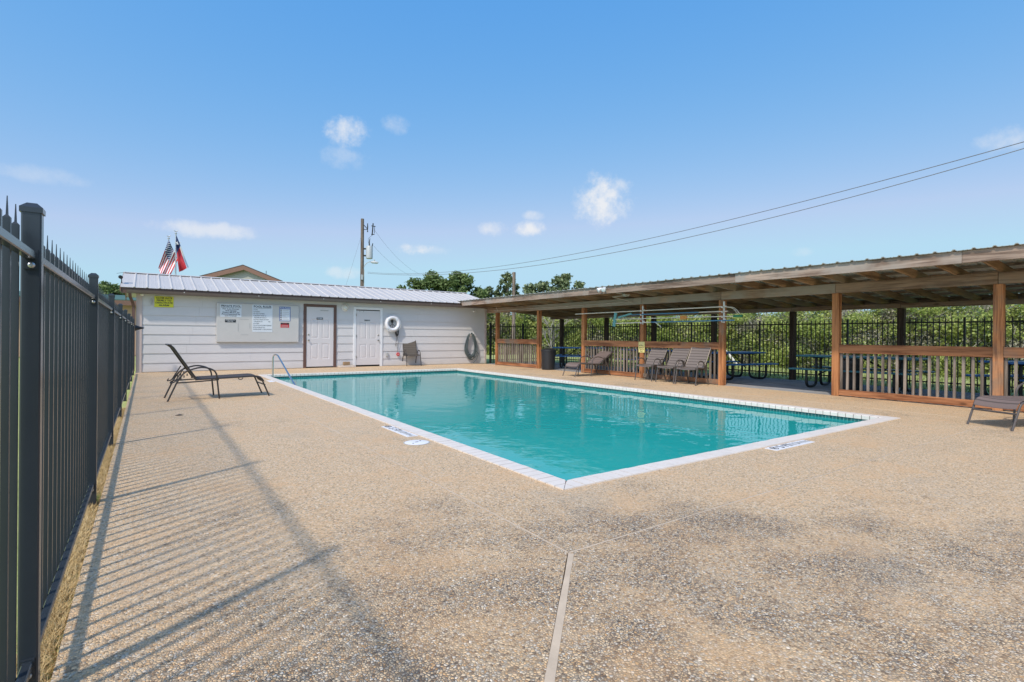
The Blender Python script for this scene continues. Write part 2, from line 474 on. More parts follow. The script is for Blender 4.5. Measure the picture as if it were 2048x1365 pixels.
class MB:
    def __init__(s):
        s.v = []; s.f = []; s.mi = []

    def _add(s, vs, fs, mi=0):
        b = len(s.v)
        s.v.extend([tuple(p) for p in vs])
        for f in fs:
            s.f.append(tuple(i + b for i in f)); s.mi.append(mi)
        return s

    def box(s, x0, x1, y0, y1, z0, z1, mi=0):
        vs = [(x0, y0, z0), (x1, y0, z0), (x1, y1, z0), (x0, y1, z0), (x0, y0, z1), (x1, y0, z1), (x1, y1, z1), (x0, y1, z1)]
        return s._add(vs, [(0, 3, 2, 1), (4, 5, 6, 7), (0, 1, 5, 4), (1, 2, 6, 5), (2, 3, 7, 6), (3, 0, 4, 7)], mi)

    def hexa(s, p, mi=0):
        """8 points: bottom ring 0-3, top ring 4-7"""
        return s._add(p, [(0, 3, 2, 1), (4, 5, 6, 7), (0, 1, 5, 4), (1, 2, 6, 5), (2, 3, 7, 6), (3, 0, 4, 7)], mi)

    def beam(s, a, b, wdt, hgt, upv=(0, 0, 1), mi=0):
        """bar from a to b, wdt sideways, hgt along up"""
        a, b, u = Vector(a), Vector(b), Vector(upv)
        d = (b - a).normalized(); r = d.cross(u).normalized(); u = r.cross(d)
        r = r * wdt / 2; u = u * hgt / 2
        return s.hexa([a - r - u, a + r - u, b + r - u, b - r - u, a - r + u, a + r + u, b + r + u, b - r + u], mi)

    def tube(s, pts, r, n=8, closed=False, mi=0):
        P = [Vector(p) for p in pts]
        k = len(P)
        rs = r if hasattr(r, '__len__') else [r] * k
        tan = []
        for i in range(k):
            a = P[(i - 1) % k] if (closed or i > 0) else P[i]
            c = P[(i + 1) % k] if (closed or i < k - 1) else P[i]
            t = (c - a)
            tan.append(t.normalized() if t.length > 1e-9 else Vector((0, 0, 1)))
        nrm = tan[0].orthogonal().normalized()
        vs = []
        for i in range(k):
            t = tan[i]
            nrm = (nrm - t * nrm.dot(t))
            nrm = nrm.normalized() if nrm.length > 1e-6 else t.orthogonal().normalized()
            bi = t.cross(nrm)
            for j in range(n):
                a = 2 * math.pi * j / n
                vs.append(P[i] + (nrm * math.cos(a) + bi * math.sin(a)) * rs[i])
        fs = []
        for i in range(k if closed else k - 1):
            i2 = (i + 1) % k
            for j in range(n):
                j2 = (j + 1) % n
                fs.append((i * n + j, i * n + j2, i2 * n + j2, i2 * n + j))
        if not closed:
            fs.append(tuple(range(n - 1, -1, -1))); fs.append(tuple((k - 1) * n + j for j in range(n)))
        return s._add(vs, fs, mi)

    def lathe(s, c, prof, n=20, axis='z', mi=0):
        """prof: list of (r, h) about axis through c"""
        vs = []
        for r, h in prof:
            for j in range(n):
                a = 2 * math.pi * j / n
                x, y = r * math.cos(a), r * math.sin(a)
                p = (x, y, h) if axis == 'z' else ((h, x, y) if axis == 'x' else (x, h, y))
                vs.append((c[0] + p[0], c[1] + p[1], c[2] + p[2]))
        fs = []
        for i in range(len(prof) - 1):
            for j in range(n):
                j2 = (j + 1) % n
                fs.append((i * n + j, i * n + j2, (i + 1) * n + j2, (i + 1) * n + j))
        fs.append(tuple(range(n - 1, -1, -1))); fs.append(tuple((len(prof) - 1) * n + j for j in range(n)))
        return s._add(vs, fs, mi)

    def extrude(s, poly, vec, mi=0):
        n = len(poly); vec = Vector(vec)
        vs = [Vector(p) for p in poly] + [Vector(p) + vec for p in poly]
        fs = [tuple(range(n - 1, -1, -1)), tuple(range(n, 2 * n))] + [(i, (i + 1) % n, (i + 1) % n + n, i + n) for i in range(n)]
        return s._add(vs, fs, mi)

    def build(s, name, mats, parent=None, smooth=False, bevel=0.0, kind=None):
        me = bpy.data.meshes.new(name)
        org = ORG[parent.name] if parent is not None else Vector((0, 0, 0))
        me.from_pydata([(p[0] - org[0], p[1] - org[1], p[2] - org[2]) for p in s.v], [], s.f)
        for m in (mats if isinstance(mats, (list, tuple)) else [mats]):
            me.materials.append(m)
        if any(s.mi): me.polygons.foreach_set('material_index', s.mi)
        if smooth:
            me.polygons.foreach_set('use_smooth', [True] * len(s.f))
            try: me.set_sharp_from_angle(angle=math.radians(38))
            except Exception: pass
        me.update()
        o = bpy.data.objects.new(name, me)
        COL.objects.link(o)
        if parent is not None: o.parent = parent
        ORG[o.name] = org
        if bevel:
            b = o.modifiers.new('bevel', 'BEVEL'); b.width = bevel; b.segments = 1; b.limit_method = 'ANGLE'
        if kind: o['kind'] = kind
        return o


def tag(o, label, cat, group=None):
    o['label'] = label; o['category'] = cat
    if group: o['group'] = group
    return o


def thing(name, label, cat, loc, group=None):
    o = bpy.data.objects.new(name, None)
    o.empty_display_size = 0.1
    COL.objects.link(o)
    o.location = loc
    ORG[o.name] = Vector(loc)
    return tag(o, label, cat, group)


def copy_part(src, parent, loc):
    o = src.copy(); COL.objects.link(o); o.parent = parent; o.location = loc
    ORG[o.name] = ORG[src.name]
    return o


def copy_tree(root, loc, rotz, label, group=None):
    r = root.copy(); COL.objects.link(r); r.location = loc; r.rotation_euler = (0, 0, rotz); r['label'] = label
    if group: r['group'] = group
    for ch in list(root.children):
        c = ch.copy(); COL.objects.link(c); c.parent = r
        for g in ch.children:
            d = g.copy(); COL.objects.link(d); d.parent = c
    return r


def lettering(parent, txt, pos, size, rot, mat, align='CENTER', bold=0.0, width=None, name='lettering', spacing=1.0):
    cu = bpy.data.curves.new(name, 'FONT')
    cu.body = txt; cu.size = size; cu.align_x = align; cu.align_y = 'CENTER'
    cu.offset = bold; cu.extrude = 0.0004; cu.space_line = spacing; cu.resolution_u = 2
    cu.materials.append(mat)
    o = bpy.data.objects.new(name, cu)
    COL.objects.link(o)
    o.parent = parent
    o.location = Vector(pos) - ORG[parent.name]
    o.rotation_euler = rot
    if width:
        bpy.context.view_layer.update()
        if o.dimensions.x > 1e-6: o.scale = (width / o.dimensions.x, 1, 1)
    ORG[o.name] = ORG[parent.name]
    return o


def rounded(pts, rad, n=4):
    """round the inner corners of a polyline"""
    P = [Vector(p) for p in pts]
    out = [P[0]]
    for i in range(1, len(P) - 1):
        a, b, c = P[i - 1], P[i], P[i + 1]
        r = min(rad, (a - b).length * .48, (c - b).length * .48)
        p0 = b + (a - b).normalized() * r; p1 = b + (c - b).normalized() * r
        for k in range(n + 1):
            t = k / n
            out.append(p0 * (1 - t) ** 2 + b * 2 * t * (1 - t) + p1 * t * t)
    out.append(P[-1])
    return out


def fast_mesh(name, V, Fq, mats, parent=None, mi=None, kind=None, smooth=False):
    """V (n,3) array, Fq (m,k) int array"""
    org = np.array(ORG[parent.name]) if parent is not None else np.zeros(3)
    me = bpy.data.meshes.new(name)
    k = Fq.shape[1]
    me.vertices.add(len(V)); me.vertices.foreach_set('co', (V - org).astype(np.float32).ravel())
    me.loops.add(Fq.size); me.loops.foreach_set('vertex_index', Fq.astype(np.int32).ravel())
    me.polygons.add(len(Fq)); me.polygons.foreach_set('loop_start', np.arange(0, Fq.size, k, dtype=np.int32))
    for m in (mats if isinstance(mats, (list, tuple)) else [mats]): me.materials.append(m)
    if mi is not None: me.polygons.foreach_set('material_index', np.asarray(mi, dtype=np.int32))
    if smooth: me.polygons.foreach_set('use_smooth', np.ones(len(Fq), dtype=bool))
    me.update(calc_edges=True); me.validate()
    o = bpy.data.objects.new(name, me)
    COL.objects.link(o)
    if parent is not None: o.parent = parent
    ORG[o.name] = Vector(org)
    if kind: o['kind'] = kind
    return o


# ------------------------------------------------------------------ setting: ground, deck, pool
PX0, PX1, PY0, PY1 = 2.56, 8.96, 2.965, 16.0        # outer edge of the coping
CW = 0.187
DX0, DX1, DY0, DY1 = -0.25, 11.40, -7.0, 18.55      # deck


def gz(x, y):
    z = -0.03
    t = min(1, max(0, (x - 20.3) / 7.0)); z -= 2.0 * t * t * (3 - 2 * t)
    t = min(1, max(0, (y - 27) / 12.0)) if x > 6 else 0
    z = min(z, -0.03 - 0.8 * t)
    return z


g = MB()
gx = [-4000, -900, -200, -60, -20, -6, -2, DX0, 3, 7, DX1, 13, 15.3, 17, 19, 20.3, 21.4, 22.6, 24, 25.6, 27.5, 32, 45, 80, 200, 900, 4000]
gy = [-4000, -900, -200, -60, -20, DY0, -2, 2, 6, 10, 14, DY1, 21, 24, 27, 30, 33, 36, 39, 45, 60, 90, 200, 900, 4000]
idx = {}
for i, x in enumerate(gx):
    for j, y in enumerate(gy):
        idx[i, j] = len(g.v); g.v.append((x, y, gz(x, y)))
for i in range(len(gx) - 1):
    for j in range(len(gy) - 1):
        if DX0 <= (gx[i] + gx[i + 1]) / 2 <= DX1 and DY0 <= (gy[j] + gy[j + 1]) / 2 <= DY1: continue
        g.f.append((idx[i, j], idx[i + 1, j], idx[i + 1, j + 1], idx[i, j + 1])); g.mi.append(0)
g.build('ground', M_GROUND, smooth=True, kind='structure')

deck = bpy.data.objects.new('pool_deck', None); COL.objects.link(deck); deck['kind'] = 'structure'; ORG['pool_deck'] = Vector((0, 0, 0))
JX, JY = 1.85, 2.10
TH = -0.16


def slab(*rects):
    b = MB()
    for (x0, x1, y0, y1) in rects: b.box(x0, x1, y0, y1, TH, 0.0)
    return b


slab((DX0, JX - .008, JY, DY1)).build('slab', M_DECK, deck)
slab((JX + .008, PX0, JY + .008, DY1)).build('slab', M_DECK, deck)
slab((PX0, PX1, PY1, DY1)).build('slab', M_DECK, deck)
slab((PX1, DX1, JY + .008, DY1)).build('slab', M_DECK, deck)
slab((PX0, PX1, JY + .008, PY0)).build('slab', M_DECK, deck)
# front slabs meet at a diagonal joint running out from the corner
dvec = (-0.712, -0.702)
px_, py_ = JX + dvec[0] * 13, JY + dvec[1] * 13
gw = 0.019
for poly in ([(DX0, JY), (JX - .008, JY), (DX0, JY - (JX - DX0) * dvec[1] / dvec[0])],
             [(JX + .008, JY - .008), (DX1, JY - .008), (DX1, DY0), (DX0, DY0), (DX0, JY - (JX - DX0) * dvec[1] / dvec[0] - .04)]):
    b = MB(); b.extrude([(x, y, TH) for x, y in poly], (0, 0, -TH)); b.build('slab', M_DECK, deck)


def joint(a, b_, wd, z=-0.003):
    a, b_ = Vector((*a, z)), Vector((*b_, z))
    n = max(2, int((b_ - a).length / 0.25))
    d = (b_ - a).normalized(); r = Vector((d.y, -d.x, 0))
    m = MB(); L, R = [], []
    for i in range(n + 1):
        p = a.lerp(b_, i / n)
        ww = wd * (1 + random.uniform(-.22, .22)) / 2
        L.append(p - r * ww); R.append(p + r * ww)
    for i in range(n):
        q = [L[i], R[i], R[i + 1], L[i + 1]]
        m.hexa([Vector((p.x, p.y, TH)) for p in q] + q)
    return m.build('joint_strip', M_JOINT, deck)


joint((JX, JY), (JX, DY1), .014, -.001)
joint((JX, JY), (DX1, JY), .011, -.001)
joint((JX, JY - .02), (DX0, JY - .02 - (JX - DX0) * dvec[1] / dvec[0]), .034, .002)
joint((DX0, 6.95), (JX, 6.95), .014, .0015)
joint((PX1 + .9, JY), (PX1 + .9, DY1), .014, .0015)

# straw and grass blades between fence and deck edge
def blades(name, n, xr, yr, hr, mat, lean=0.6, wid=0.004, zf=lambda x, y: -0.03):
    x = RNG.uniform(*xr, n); y = RNG.uniform(*yr, n); h = RNG.uniform(*hr, n); a = RNG.uniform(0, 2 * np.pi, n)
    z = np.array([zf(p, q) for p, q in zip(x, y)])
    l = RNG.uniform(.2, 1, n) * lean * h; b = a + np.pi / 2
    base = np.stack([x, y, z], 1); tip = base + np.stack([np.cos(a) * l, np.sin(a) * l, h], 1)
    side = np.stack([np.cos(b), np.sin(b), np.zeros(n)], 1) * wid
    V = np.stack([base - side, base + side, tip], 1).reshape(-1, 3)
    return fast_mesh(name, V, np.arange(3 * n).reshape(-1, 3), mat, kind='stuff')


blades('dry_straw', 30000, (-0.38, -0.255), (1.0, 10.0), (.015, .05), M_STRAW, 2.4, .002)
blades('lawn_grass', 26000, (11.6, 20.2), (-3, 18.0), (.03, .10), L_GRASS, .7, .012, lambda x, y: gz(x, y) if x > 14.9 else -5.0)
blades('grass_tufts', 500, (-0.33, -0.27), (4.55, 4.68), (.03, .07), L_GRASS, .8, .003)

# pool: basin, tile band, coping bricks
pool = thing('swimming_pool', 'rectangular swimming pool edged with white coping bricks', 'pool', (PX0, PY0, 0))
IX0, IX1, IY0, IY1 = PX0 + CW, PX1 - CW, PY0 + CW, PY1 - CW       # inner edge of coping
BX0, BX1, BY0, BY1 = IX0 - .022, IX1 + .022, IY0 - .022, IY1 + .022  # basin wall behind the overhang


def ring(mb, x0, x1, y0, y1, z0, z1, t):
    mb.box(x0 - t, x0, y0 - t, y1 + t, z0, z1); mb.box(x1, x1 + t, y0 - t, y1 + t, z0, z1)
    mb.box(x0, x1, y0 - t, y0, z0, z1); mb.box(x0, x1, y1, y1 + t, z0, z1)


b = MB(); ring(b, BX0, BX1, BY0, BY1, -1.6, -0.215, .12); b.box(BX0 - .12, BX1 + .12, BY0 - .12, BY1 + .12, -1.75, -1.6)
b.build('basin', M_PLASTER, pool)
b = MB(); ring(b, BX0 + .004, BX1 - .004, BY0 + .004, BY1 - .004, -0.215, -0.056, .10); b.build('tile_band', M_TILE, pool)


def clip(poly, a, bb, c):
    """keep a*x+b*y>=c"""
    out = []
    for i in range(len(poly)):
        p, q = poly[i], poly[(i + 1) % len(poly)]
        dp, dq = a * p[0] + bb * p[1] - c, a * q[0] + bb * q[1] - c
        if dp >= 0: out.append(p)
        if (dp >= 0) != (dq >= 0):
            t = dp / (dp - dq); out.append((p[0] + (q[0] - p[0]) * t, p[1] + (q[1] - p[1]) * t))
    return out


def coping_run(o, d, inn, L, n):
    """bricks along an edge: outer corner o, direction d, inward normal inn"""
    bricks = []
    pitch = L / n
    for i in range(n):
        t0, t1 = i * pitch + .0045, (i + 1) * pitch - .0045
        poly = [(t0, 0), (t1, 0), (t1, CW), (t0, CW)]
        poly = clip(poly, 1, -1, .003); poly = clip(poly, -1, -1, -L + .003)
        if len(poly) < 3: continue
        zt = .010 + random.uniform(-.0015, .0015)
        top = [(o[0] + d[0] * t + inn[0] * s, o[1] + d[1] * t + inn[1] * s) for t, s in poly]
        # rounded nose: the top stops short of the inner edge
        topin = [(o[0] + d[0] * t + inn[0] * min(s, CW - .012), o[1] + d[1] * t + inn[1] * min(s, CW - .012)) for t, s in poly]
        area = sum(top[k][0] * top[(k + 1) % len(top)][1] - top[(k + 1) % len(top)][0] * top[k][1] for k in range(len(top)))
        if area < 0: top, topin = top[::-1], topin[::-1]
        m = MB(); k = len(top)
        vs = [(x, y, -.052) for x, y in top] + [(x, y, zt - .012) for x, y in top] + [(x, y, zt) for x, y in topin]
        fs = [tuple(range(k - 1, -1, -1)), tuple(range(2 * k, 3 * k))]
        for r_ in (0, k):
            fs += [(r_ + i_, r_ + (i_ + 1) % k, r_ + k + (i_ + 1) % k, r_ + k + i_) for i_ in range(k)]
        m._add(vs, fs)
        bricks.append(m)
    return bricks


LX, LY = PX1 - PX0, PY1 - PY0
runs = [coping_run((PX0, PY0), (1, 0), (0, 1), LX, 59), coping_run((PX0, PY0), (0, 1), (1, 0), LY, 120), coping_run((PX1, PY0), (0, 1), (-1, 0), LY, 120)]
for r_ in runs:
    for m in r_: m.build('coping_brick', M_COPING, pool)
far = MB()
for m in coping_run((PX0, PY1), (1, 0), (0, -1), LX, 59): far._add(m.v, m.f)
far.build('far_coping_bricks', M_COPING, pool, kind='stuff')
b = MB(); ring(b, IX0 - .004, IX1 + .004, IY0 - .004, IY1 + .004, -.05, .003, CW - .014); b.build('coping_mortar', M_GROUT, pool)

wm = MB(); wm._add([(BX0, BY0, -.10), (BX1, BY0, -.10), (BX1, BY1, -.10), (BX0, BY1, -.10)], [(0, 1, 2, 3)])
wm.build('pool_water', M_WATER, kind='structure')

# pool handrail
hr = MB(); hr.tube(rounded([(2.80, 15.22, 0.0), (2.80, 15.20, .585), (2.86, 14.95, .60), (2.98, 13.0, -.25)], .16, 6), .021, 12)
o = hr.build('pool_handrail', M_STEEL, smooth=True)
tag(o, 'polished steel handrail slanting into the pool at its far left corner', 'handrail')

# skimmer lid
sk = thing('skimmer_lid', 'round white skimmer lid set in the deck beside the coping', 'skimmer lid', (2.375, 5.15, 0))
b = MB(); b.lathe((2.375, 5.15, 0.002), [(.128, 0), (.128, .004), (.120, .006)], 32); b.build('lid', M_WHITE, sk, smooth=True)
b = MB(); b.lathe((2.375, 5.15, 0.0008), [(.142, 0), (.142, .003)], 32); b.build('rim', M_CONDUIT, sk)
for dx, dy, l in ((-.06, -.045, .018), (0, 0, .035), (.06, .045, .018)):
    b = MB(); b.beam((2.375 + dx - l / 2, 5.15 + dy, .009), (2.375 + dx + l / 2, 5.15 + dy, .009), .012, .003); b.build('finger_hole', M_INK, sk)


def depth_marker(label, origin, rot):
    """four-tile strip: origin is its left end, reading direction rot about z"""
    t = thing('depth_marker', label, 'depth marker', (origin[0], origin[1], 0), 'depth markers beside the pool')
    R = Matrix.Rotation(rot, 3, 'Z')
    L = .80
    n = 6; tw = L / n
    for i in range(n):
        c = [(i * tw + .002, -.065), ((i + 1) * tw - .002, -.065), ((i + 1) * tw - .002, .065), (i * tw + .002, .065)]
        pts = [R @ Vector((x, y, .0005)) + Vector((origin[0], origin[1], 0)) for x, y in c]
        m = MB(); m.extrude(pts, (0, 0, .006)); m.build('tile', M_WHITE, t)
    def at(x): return R @ Vector((x, 0, .008)) + Vector((origin[0], origin[1], 0))
    ct = at(.07)
    pts = [ct + Vector((math.cos(a) * .043, math.sin(a) * .043, 0)) for a in [k * 2 * math.pi / 28 for k in range(28)]]
    m = MB(); m.tube(pts, .0035, 4, True); m.build('no_diving_symbol', M_ROPE, t)
    m = MB(); d_ = R @ Vector((.033, .033, 0)); m.beam(ct - d_, ct + d_, .010, .002)
    e_ = R @ Vector((.024, -.018, 0)); m.beam(ct - e_, ct + e_, .008, .002); m.build('diver_mark', M_ROPE, t)
    lettering(t, '5', at(.20), .135, (0, 0, rot), M_ROPE, bold=.002)
    lettering(t, 'FT', at(.335), .125, (0, 0, rot), M_ROPE, bold=.002)
    lettering(t, 'NO', at(.475), .125, (0, 0, rot), M_SMUDGE, bold=.001)
    lettering(t, 'DIVING', at(.66), .085, (0, 0, rot), M_SMUDGE, bold=.001, width=.26)


depth_marker('white depth marker tiles reading 5 FT next to the round skimmer lid', (2.478, 6.28), -math.pi / 2)
depth_marker('white depth marker tiles reading 5 FT along the near short side of the pool', (5.27, 2.872), 0.0)
b = MB(); b.box(2.42, 2.54, 13.5, 13.95, .001, .006)
tag(b.build('deck_tile', M_WHITE), 'small blank white tile strip by the handrail beside the left coping', 'tile')

# ------------------------------------------------------------------ pool house
YW = 18.5
ph = thing('pool_house', 'long white lap-sided pool house with two doors and a ribbed metal roof', 'building', (5.7, YW, 0))
XL, XR = -0.22, 11.62
b = MB(); b.box(XL + .02, XR - .02, YW + .03, 23.2, 0, 2.45)
b.extrude([(XL + .02, YW + .03, 2.44), (XL + .02, 20.85, 3.03), (XL + .02, 23.2, 2.44)], (XR - XL - .04, 0, 0)); b.build('wall', M_SIDING, ph)
# lap siding planks
seams = [.015, .27, .55, .83, 1.11, 1.39, 1.67, 1.95, 2.29]
D1 = (4.347, 5.448, 2.175); D2 = (6.046, 7.121, 2.135)


def plank(x0, x1, z0, z1):
    if x1 - x0 < .03 or z1 - z0 < .02: return
    if x1 - x0 > 3.7:
        cut = x0 + 3.05 * (.35 + .6 * ((z0 * 7.3) % 1))
        plank(x0, cut - .0012, z0, z1); plank(cut + .0012, x1, z0, z1); return
    m = MB()
    yb, yt = YW - .012, YW + .006
    m.hexa([(x0, yb, z0), (x1, yb, z0), (x1, YW + .03, z0), (x0, YW + .03, z0), (x0, yt, z1 + .004), (x1, yt, z1 + .004), (x1, YW + .03, z1 + .004), (x0, YW + .03, z1 + .004)])
    m.build('siding_plank', M_SIDING, ph)


for i in range(len(seams) - 1):
    z0, z1 = seams[i], seams[i + 1]
    if z1 <= 2.14:
        for x0, x1 in ((XL + .12, D1[0]), (D1[1], D2[0]), (D2[1], XR - .07)): plank(x0, x1, z0, z1)
    else:
        plank(XL + .12, D1[0], z0, z1); plank(D1[1], D2[0], z0, z1); plank(D2[1], XR - .07, z0, z1)
        plank(D1[0], D1[1], D1[2], z1); plank(D2[0], D2[1], D2[2], z1)
b = MB(); b.box(XL - .02, XL + .12, YW - .026, YW + .03, .0, 2.30); b.build('corner_trim', M_TRIM, ph, bevel=.003)
b = MB(); b.box(XR - .07, XR + .02, YW - .026, YW + .03, .0, 2.30); b.build('corner_trim', M_TRIM, ph, bevel=.003)


def door(x0, x1, ztop, casing, casmat, zbot, lockside, mname, plate_z, plate_x, head_gap):
    w_ = casing
    for bx in ((x0, x0 + w_, .0, ztop), (x1 - w_, x1, .0, ztop)):
        m = MB(); m.box(bx[0], bx[1], YW - .032, YW + .03, bx[2], bx[3]); m.build('door_casing', casmat, ph, bevel=.003)
    m = MB(); m.box(x0 + w_, x1 - w_, YW - .032, YW + .03, ztop - w_ * .95, ztop); m.build('door_casing', casmat, ph, bevel=.003)
    a, c = x0 + w_ + .006, x1 - w_ - .006
    zt = ztop - w_ * .95 - head_gap
    m = MB(); m.box(a, c, YW - .002, YW + .03, 0, ztop - w_ * .95); m.build('door_gap', M_DARK, ph)
    yf = YW - .016
    wd = c - a; ht = zt - zbot
    m = MB()
    # stile-and-rail face with four sunk panels, raised fields inside
    us = [0, .155, .435, .565, .845, 1]; vsx = [0, .125, .385, .475, .79, 1]
    for i in range(5):
        for j in range(5):
            X0, X1 = a + wd * us[i], a + wd * us[i + 1]; Z0, Z1 = zbot + ht * vsx[j], zbot + ht * vsx[j + 1]
            if i in (1, 3) and j in (1, 3):
                mm = .014
                o_ = [(X0, yf, Z0), (X1, yf, Z0), (X1, yf, Z1), (X0, yf, Z1)]
                q_ = [(X0 + mm, yf + .010, Z0 + mm), (X1 - mm, yf + .010, Z0 + mm), (X1 - mm, yf + .010, Z1 - mm), (X0 + mm, yf + .010, Z1 - mm)]
                q2 = [(X0 + mm * 2, yf + .010, Z0 + mm * 2), (X1 - mm * 2, yf + .010, Z0 + mm * 2), (X1 - mm * 2, yf + .010, Z1 - mm * 2), (X0 + mm * 2, yf + .010, Z1 - mm * 2)]
                q3 = [(X0 + mm * 3.4, yf + .001, Z0 + mm * 3.4), (X1 - mm * 3.4, yf + .001, Z0 + mm * 3.4), (X1 - mm * 3.4, yf + .001, Z1 - mm * 3.4), (X0 + mm * 3.4, yf + .001, Z1 - mm * 3.4)]
                fs = []
                for r_ in range(3):
                    fs += [(r_ * 4 + k, r_ * 4 + (k + 1) % 4, r_ * 4 + 4 + (k + 1) % 4, r_ * 4 + 4 + k) for k in range(4)]
                fs.append((12, 13, 14, 15))
                m._add(o_ + q_ + q2 + q3, fs)
            else:
                m._add([(X0, yf, Z0), (X1, yf, Z0), (X1, yf, Z1), (X0, yf, Z1)], [(0, 1, 2, 3)])
    m.box(a, c, yf + .012, YW + .0, zbot, zt)
    dr = m.build('door', M_DOOR, ph)
    kx = a + .065 if lockside < 0 else c - .065
    m = MB(); m.lathe((kx, yf - .0, .945), [(.026, .0), (.026, -.006), (.012, -.012), (.012, -.03), (.028, -.036), (.028, -.055), (.018, -.062)], 14, 'y')
    m.build('door_knob', M_BRASS, dr, smooth=True)
    m = MB(); m.lathe((kx, yf, 1.135), [(.028, .0), (.028, -.010), (.020, -.018)], 14, 'y'); m.build('deadbolt', M_BRASS, dr, smooth=True)
    if lockside > 0:
        for z in (.35, 1.1, 1.85):
            m = MB(); m.box(a - .012, a + .012, YW - .036, YW - .02, z - .045, z + .045); m.build('hinge', M_BRASS, dr)
    return dr, yf


dr1, yf1 = door(D1[0], D1[1], D1[2], .095, M_BROWN, .045, -1, 'm', 0, 0, .004)
dr2, yf2 = door(D2[0], D2[1], D2[2], .09, M_WHITE, .06, 1, 'm', 0, 0, .035)
RX = (math.pi / 2, 0, 0)


def plate(dr, yf, x0, x1, z0, z1, txt, m_bg, m_fg):
    m = MB(); m.box(x0, x1, yf - .004, yf, z0, z1); m.build('door_plate', m_bg, dr)
    if txt: lettering(dr, txt, ((x0 + x1) / 2, yf - .0055, (z0 + z1) / 2), (z1 - z0) * .9, RX, m_fg, width=(x1 - x0) * .8, bold=.001)


plate(dr1, yf1, 4.775, 4.985, 1.655, 1.725, 'WOMEN', M_INK, M_PAPER)
plate(dr1, yf1, 4.90, 5.165, 1.95, 1.99, None, M_SMUDGE, M_INK)
plate(dr2, yf2, 6.43, 6.655, 1.637, 1.695, 'MEN', M_SMUDGE, M_INK)
for x in (6.26, 6.40):
    m = MB(); m.box(x, x + .02, yf2 - .004, yf2, 1.96, 2.0); m.build('bracket_stub', M_BRASS, dr2)

# roof
EY, EZ, RY, RZ = 18.20, 2.435, 20.80, 3.075
RX0, RX1 = -0.60, 11.95


def rib_profile(x0, x1, pitch, start):
    """(x, h) points of ribbed sheet"""
    pts = [(x0, 0)]
    k = math.floor((x0 - start) / pitch)
    while True:
        c = start + k * pitch
        if c - .03 > x1: break
        if c - .032 > x0 and c + .032 < x1:
            pts += [(c - .032, 0), (c - .012, .024), (c + .012, .024), (c + .032, 0)]
            q1, q2 = c + pitch * .33, c + pitch * .66
            for q in (q1, q2):
                if q + .02 < x1: pts += [(q - .014, 0), (q, .004), (q + .014, 0)]
        k += 1
    pts.append((x1, 0))
    return pts


def sheet(x0, x1, back=False, lift=0.0):
    m = MB()
    pr = rib_profile(x0, x1, .30, -0.28)
    n = len(pr)
    ya, za = (EY, EZ) if not back else (2 * RY - EY, EZ)
    vs = []
    for t in (0, .33, .66, 1):
        y = ya + (RY - ya) * t; z = za + (RZ - za) * t
        for x, h in pr: vs.append((x, y, z + h + lift))
    fs = []
    for r_ in range(3):
        for i in range(n - 1): fs.append((r_ * n + i, r_ * n + i + 1, (r_ + 1) * n + i + 1, (r_ + 1) * n + i))
    m._add(vs, fs)
    # returned lower lip
    m._add([(x, ya, za + h + lift) for x, h in pr] + [(x, ya, za + h * .6 - .010 + lift) for x, h in pr], [(i + n, i + 1 + n, i + 1, i) for i in range(n - 1)])
    return m.build('roof_sheet', M_ROOF, ph)


xs = [RX0] + [-0.28 + .9 * k - .15 for k in range(1, 14)] + [RX1]
for i in range(len(xs) - 1): sheet(xs[i], xs[i + 1] + .02, lift=.0015 * (i % 2))
sheet(RX0, RX1, True)
m = MB()
m.hexa([(RX0, RY - .16, RZ - .012), (RX1, RY - .16, RZ - .012), (RX1, RY, RZ + .028), (RX0, RY, RZ + .028), (RX0, RY - .16, RZ - .009), (RX1, RY - .16, RZ - .009), (RX1, RY, RZ + .031), (RX0, RY, RZ + .031)])
m.hexa([(RX0, RY, RZ + .028), (RX1, RY, RZ + .028), (RX1, RY + .16, RZ - .012), (RX0, RY + .16, RZ - .012), (RX0, RY, RZ + .031), (RX1, RY, RZ + .031), (RX1, RY + .16, RZ - .009), (RX0, RY + .16, RZ - .009)])
m.build('ridge_cap', M_ROOF, ph)
m = MB(); m.box(RX0 + .03, RX1 - .03, RY - .135, RY - .12, RZ - .045, RZ - .005); m.build('closure_strip', M_DARK, ph)
# rake trim, fascia, soffit, gutter, downspout
for x in (RX0 - .012, RX1 - .012):
    m = MB(); m.extrude([(x, EY, EZ - .13), (x, RY, RZ - .13), (x, 2 * RY - EY, EZ - .13), (x, 2 * RY - EY, EZ - .006), (x, RY, RZ - .006), (x, EY, EZ - .006)], (.024, 0, 0))
    m.build('rake_board', M_GBROWN, ph)
m = MB(); m.box(RX0 + .015, RX1 - .015, EY + .03, EY + .055, EZ - .17, EZ - .003); m.build('fascia', M_BROWN, ph)
m = MB(); m.box(RX0 + .03, RX1 - .03, EY + .055, YW + .02, EZ - .150, EZ - .135); m.build('soffit', M_SIDING, ph)
m = MB()
prof = [(EY + .028, EZ - .075), (EY + .028, EZ - .165), (EY - .045, EZ - .165), (EY - .062, EZ - .12), (EY - .070, EZ - .09), (EY - .078, EZ - .072), (EY - .066, EZ - .072), (EY - .058, EZ - .10), (EY - .038, EZ - .155), (EY + .020, EZ - .155), (EY + .020, EZ - .075)]
m.extrude([(-.46, y, z) for y, z in prof], (12.3, 0, 0))
gut = m.build('gutter', M_GUTTER, ph)
for x in (.9, 2.9, 4.9, 6.9, 8.9, 10.6):
    m = MB(); m.box(x, x + .02, EY - .082, EY - .078, EZ - .10, EZ - .08); m.build('gutter_screw', M_BULB, gut)
m = MB()
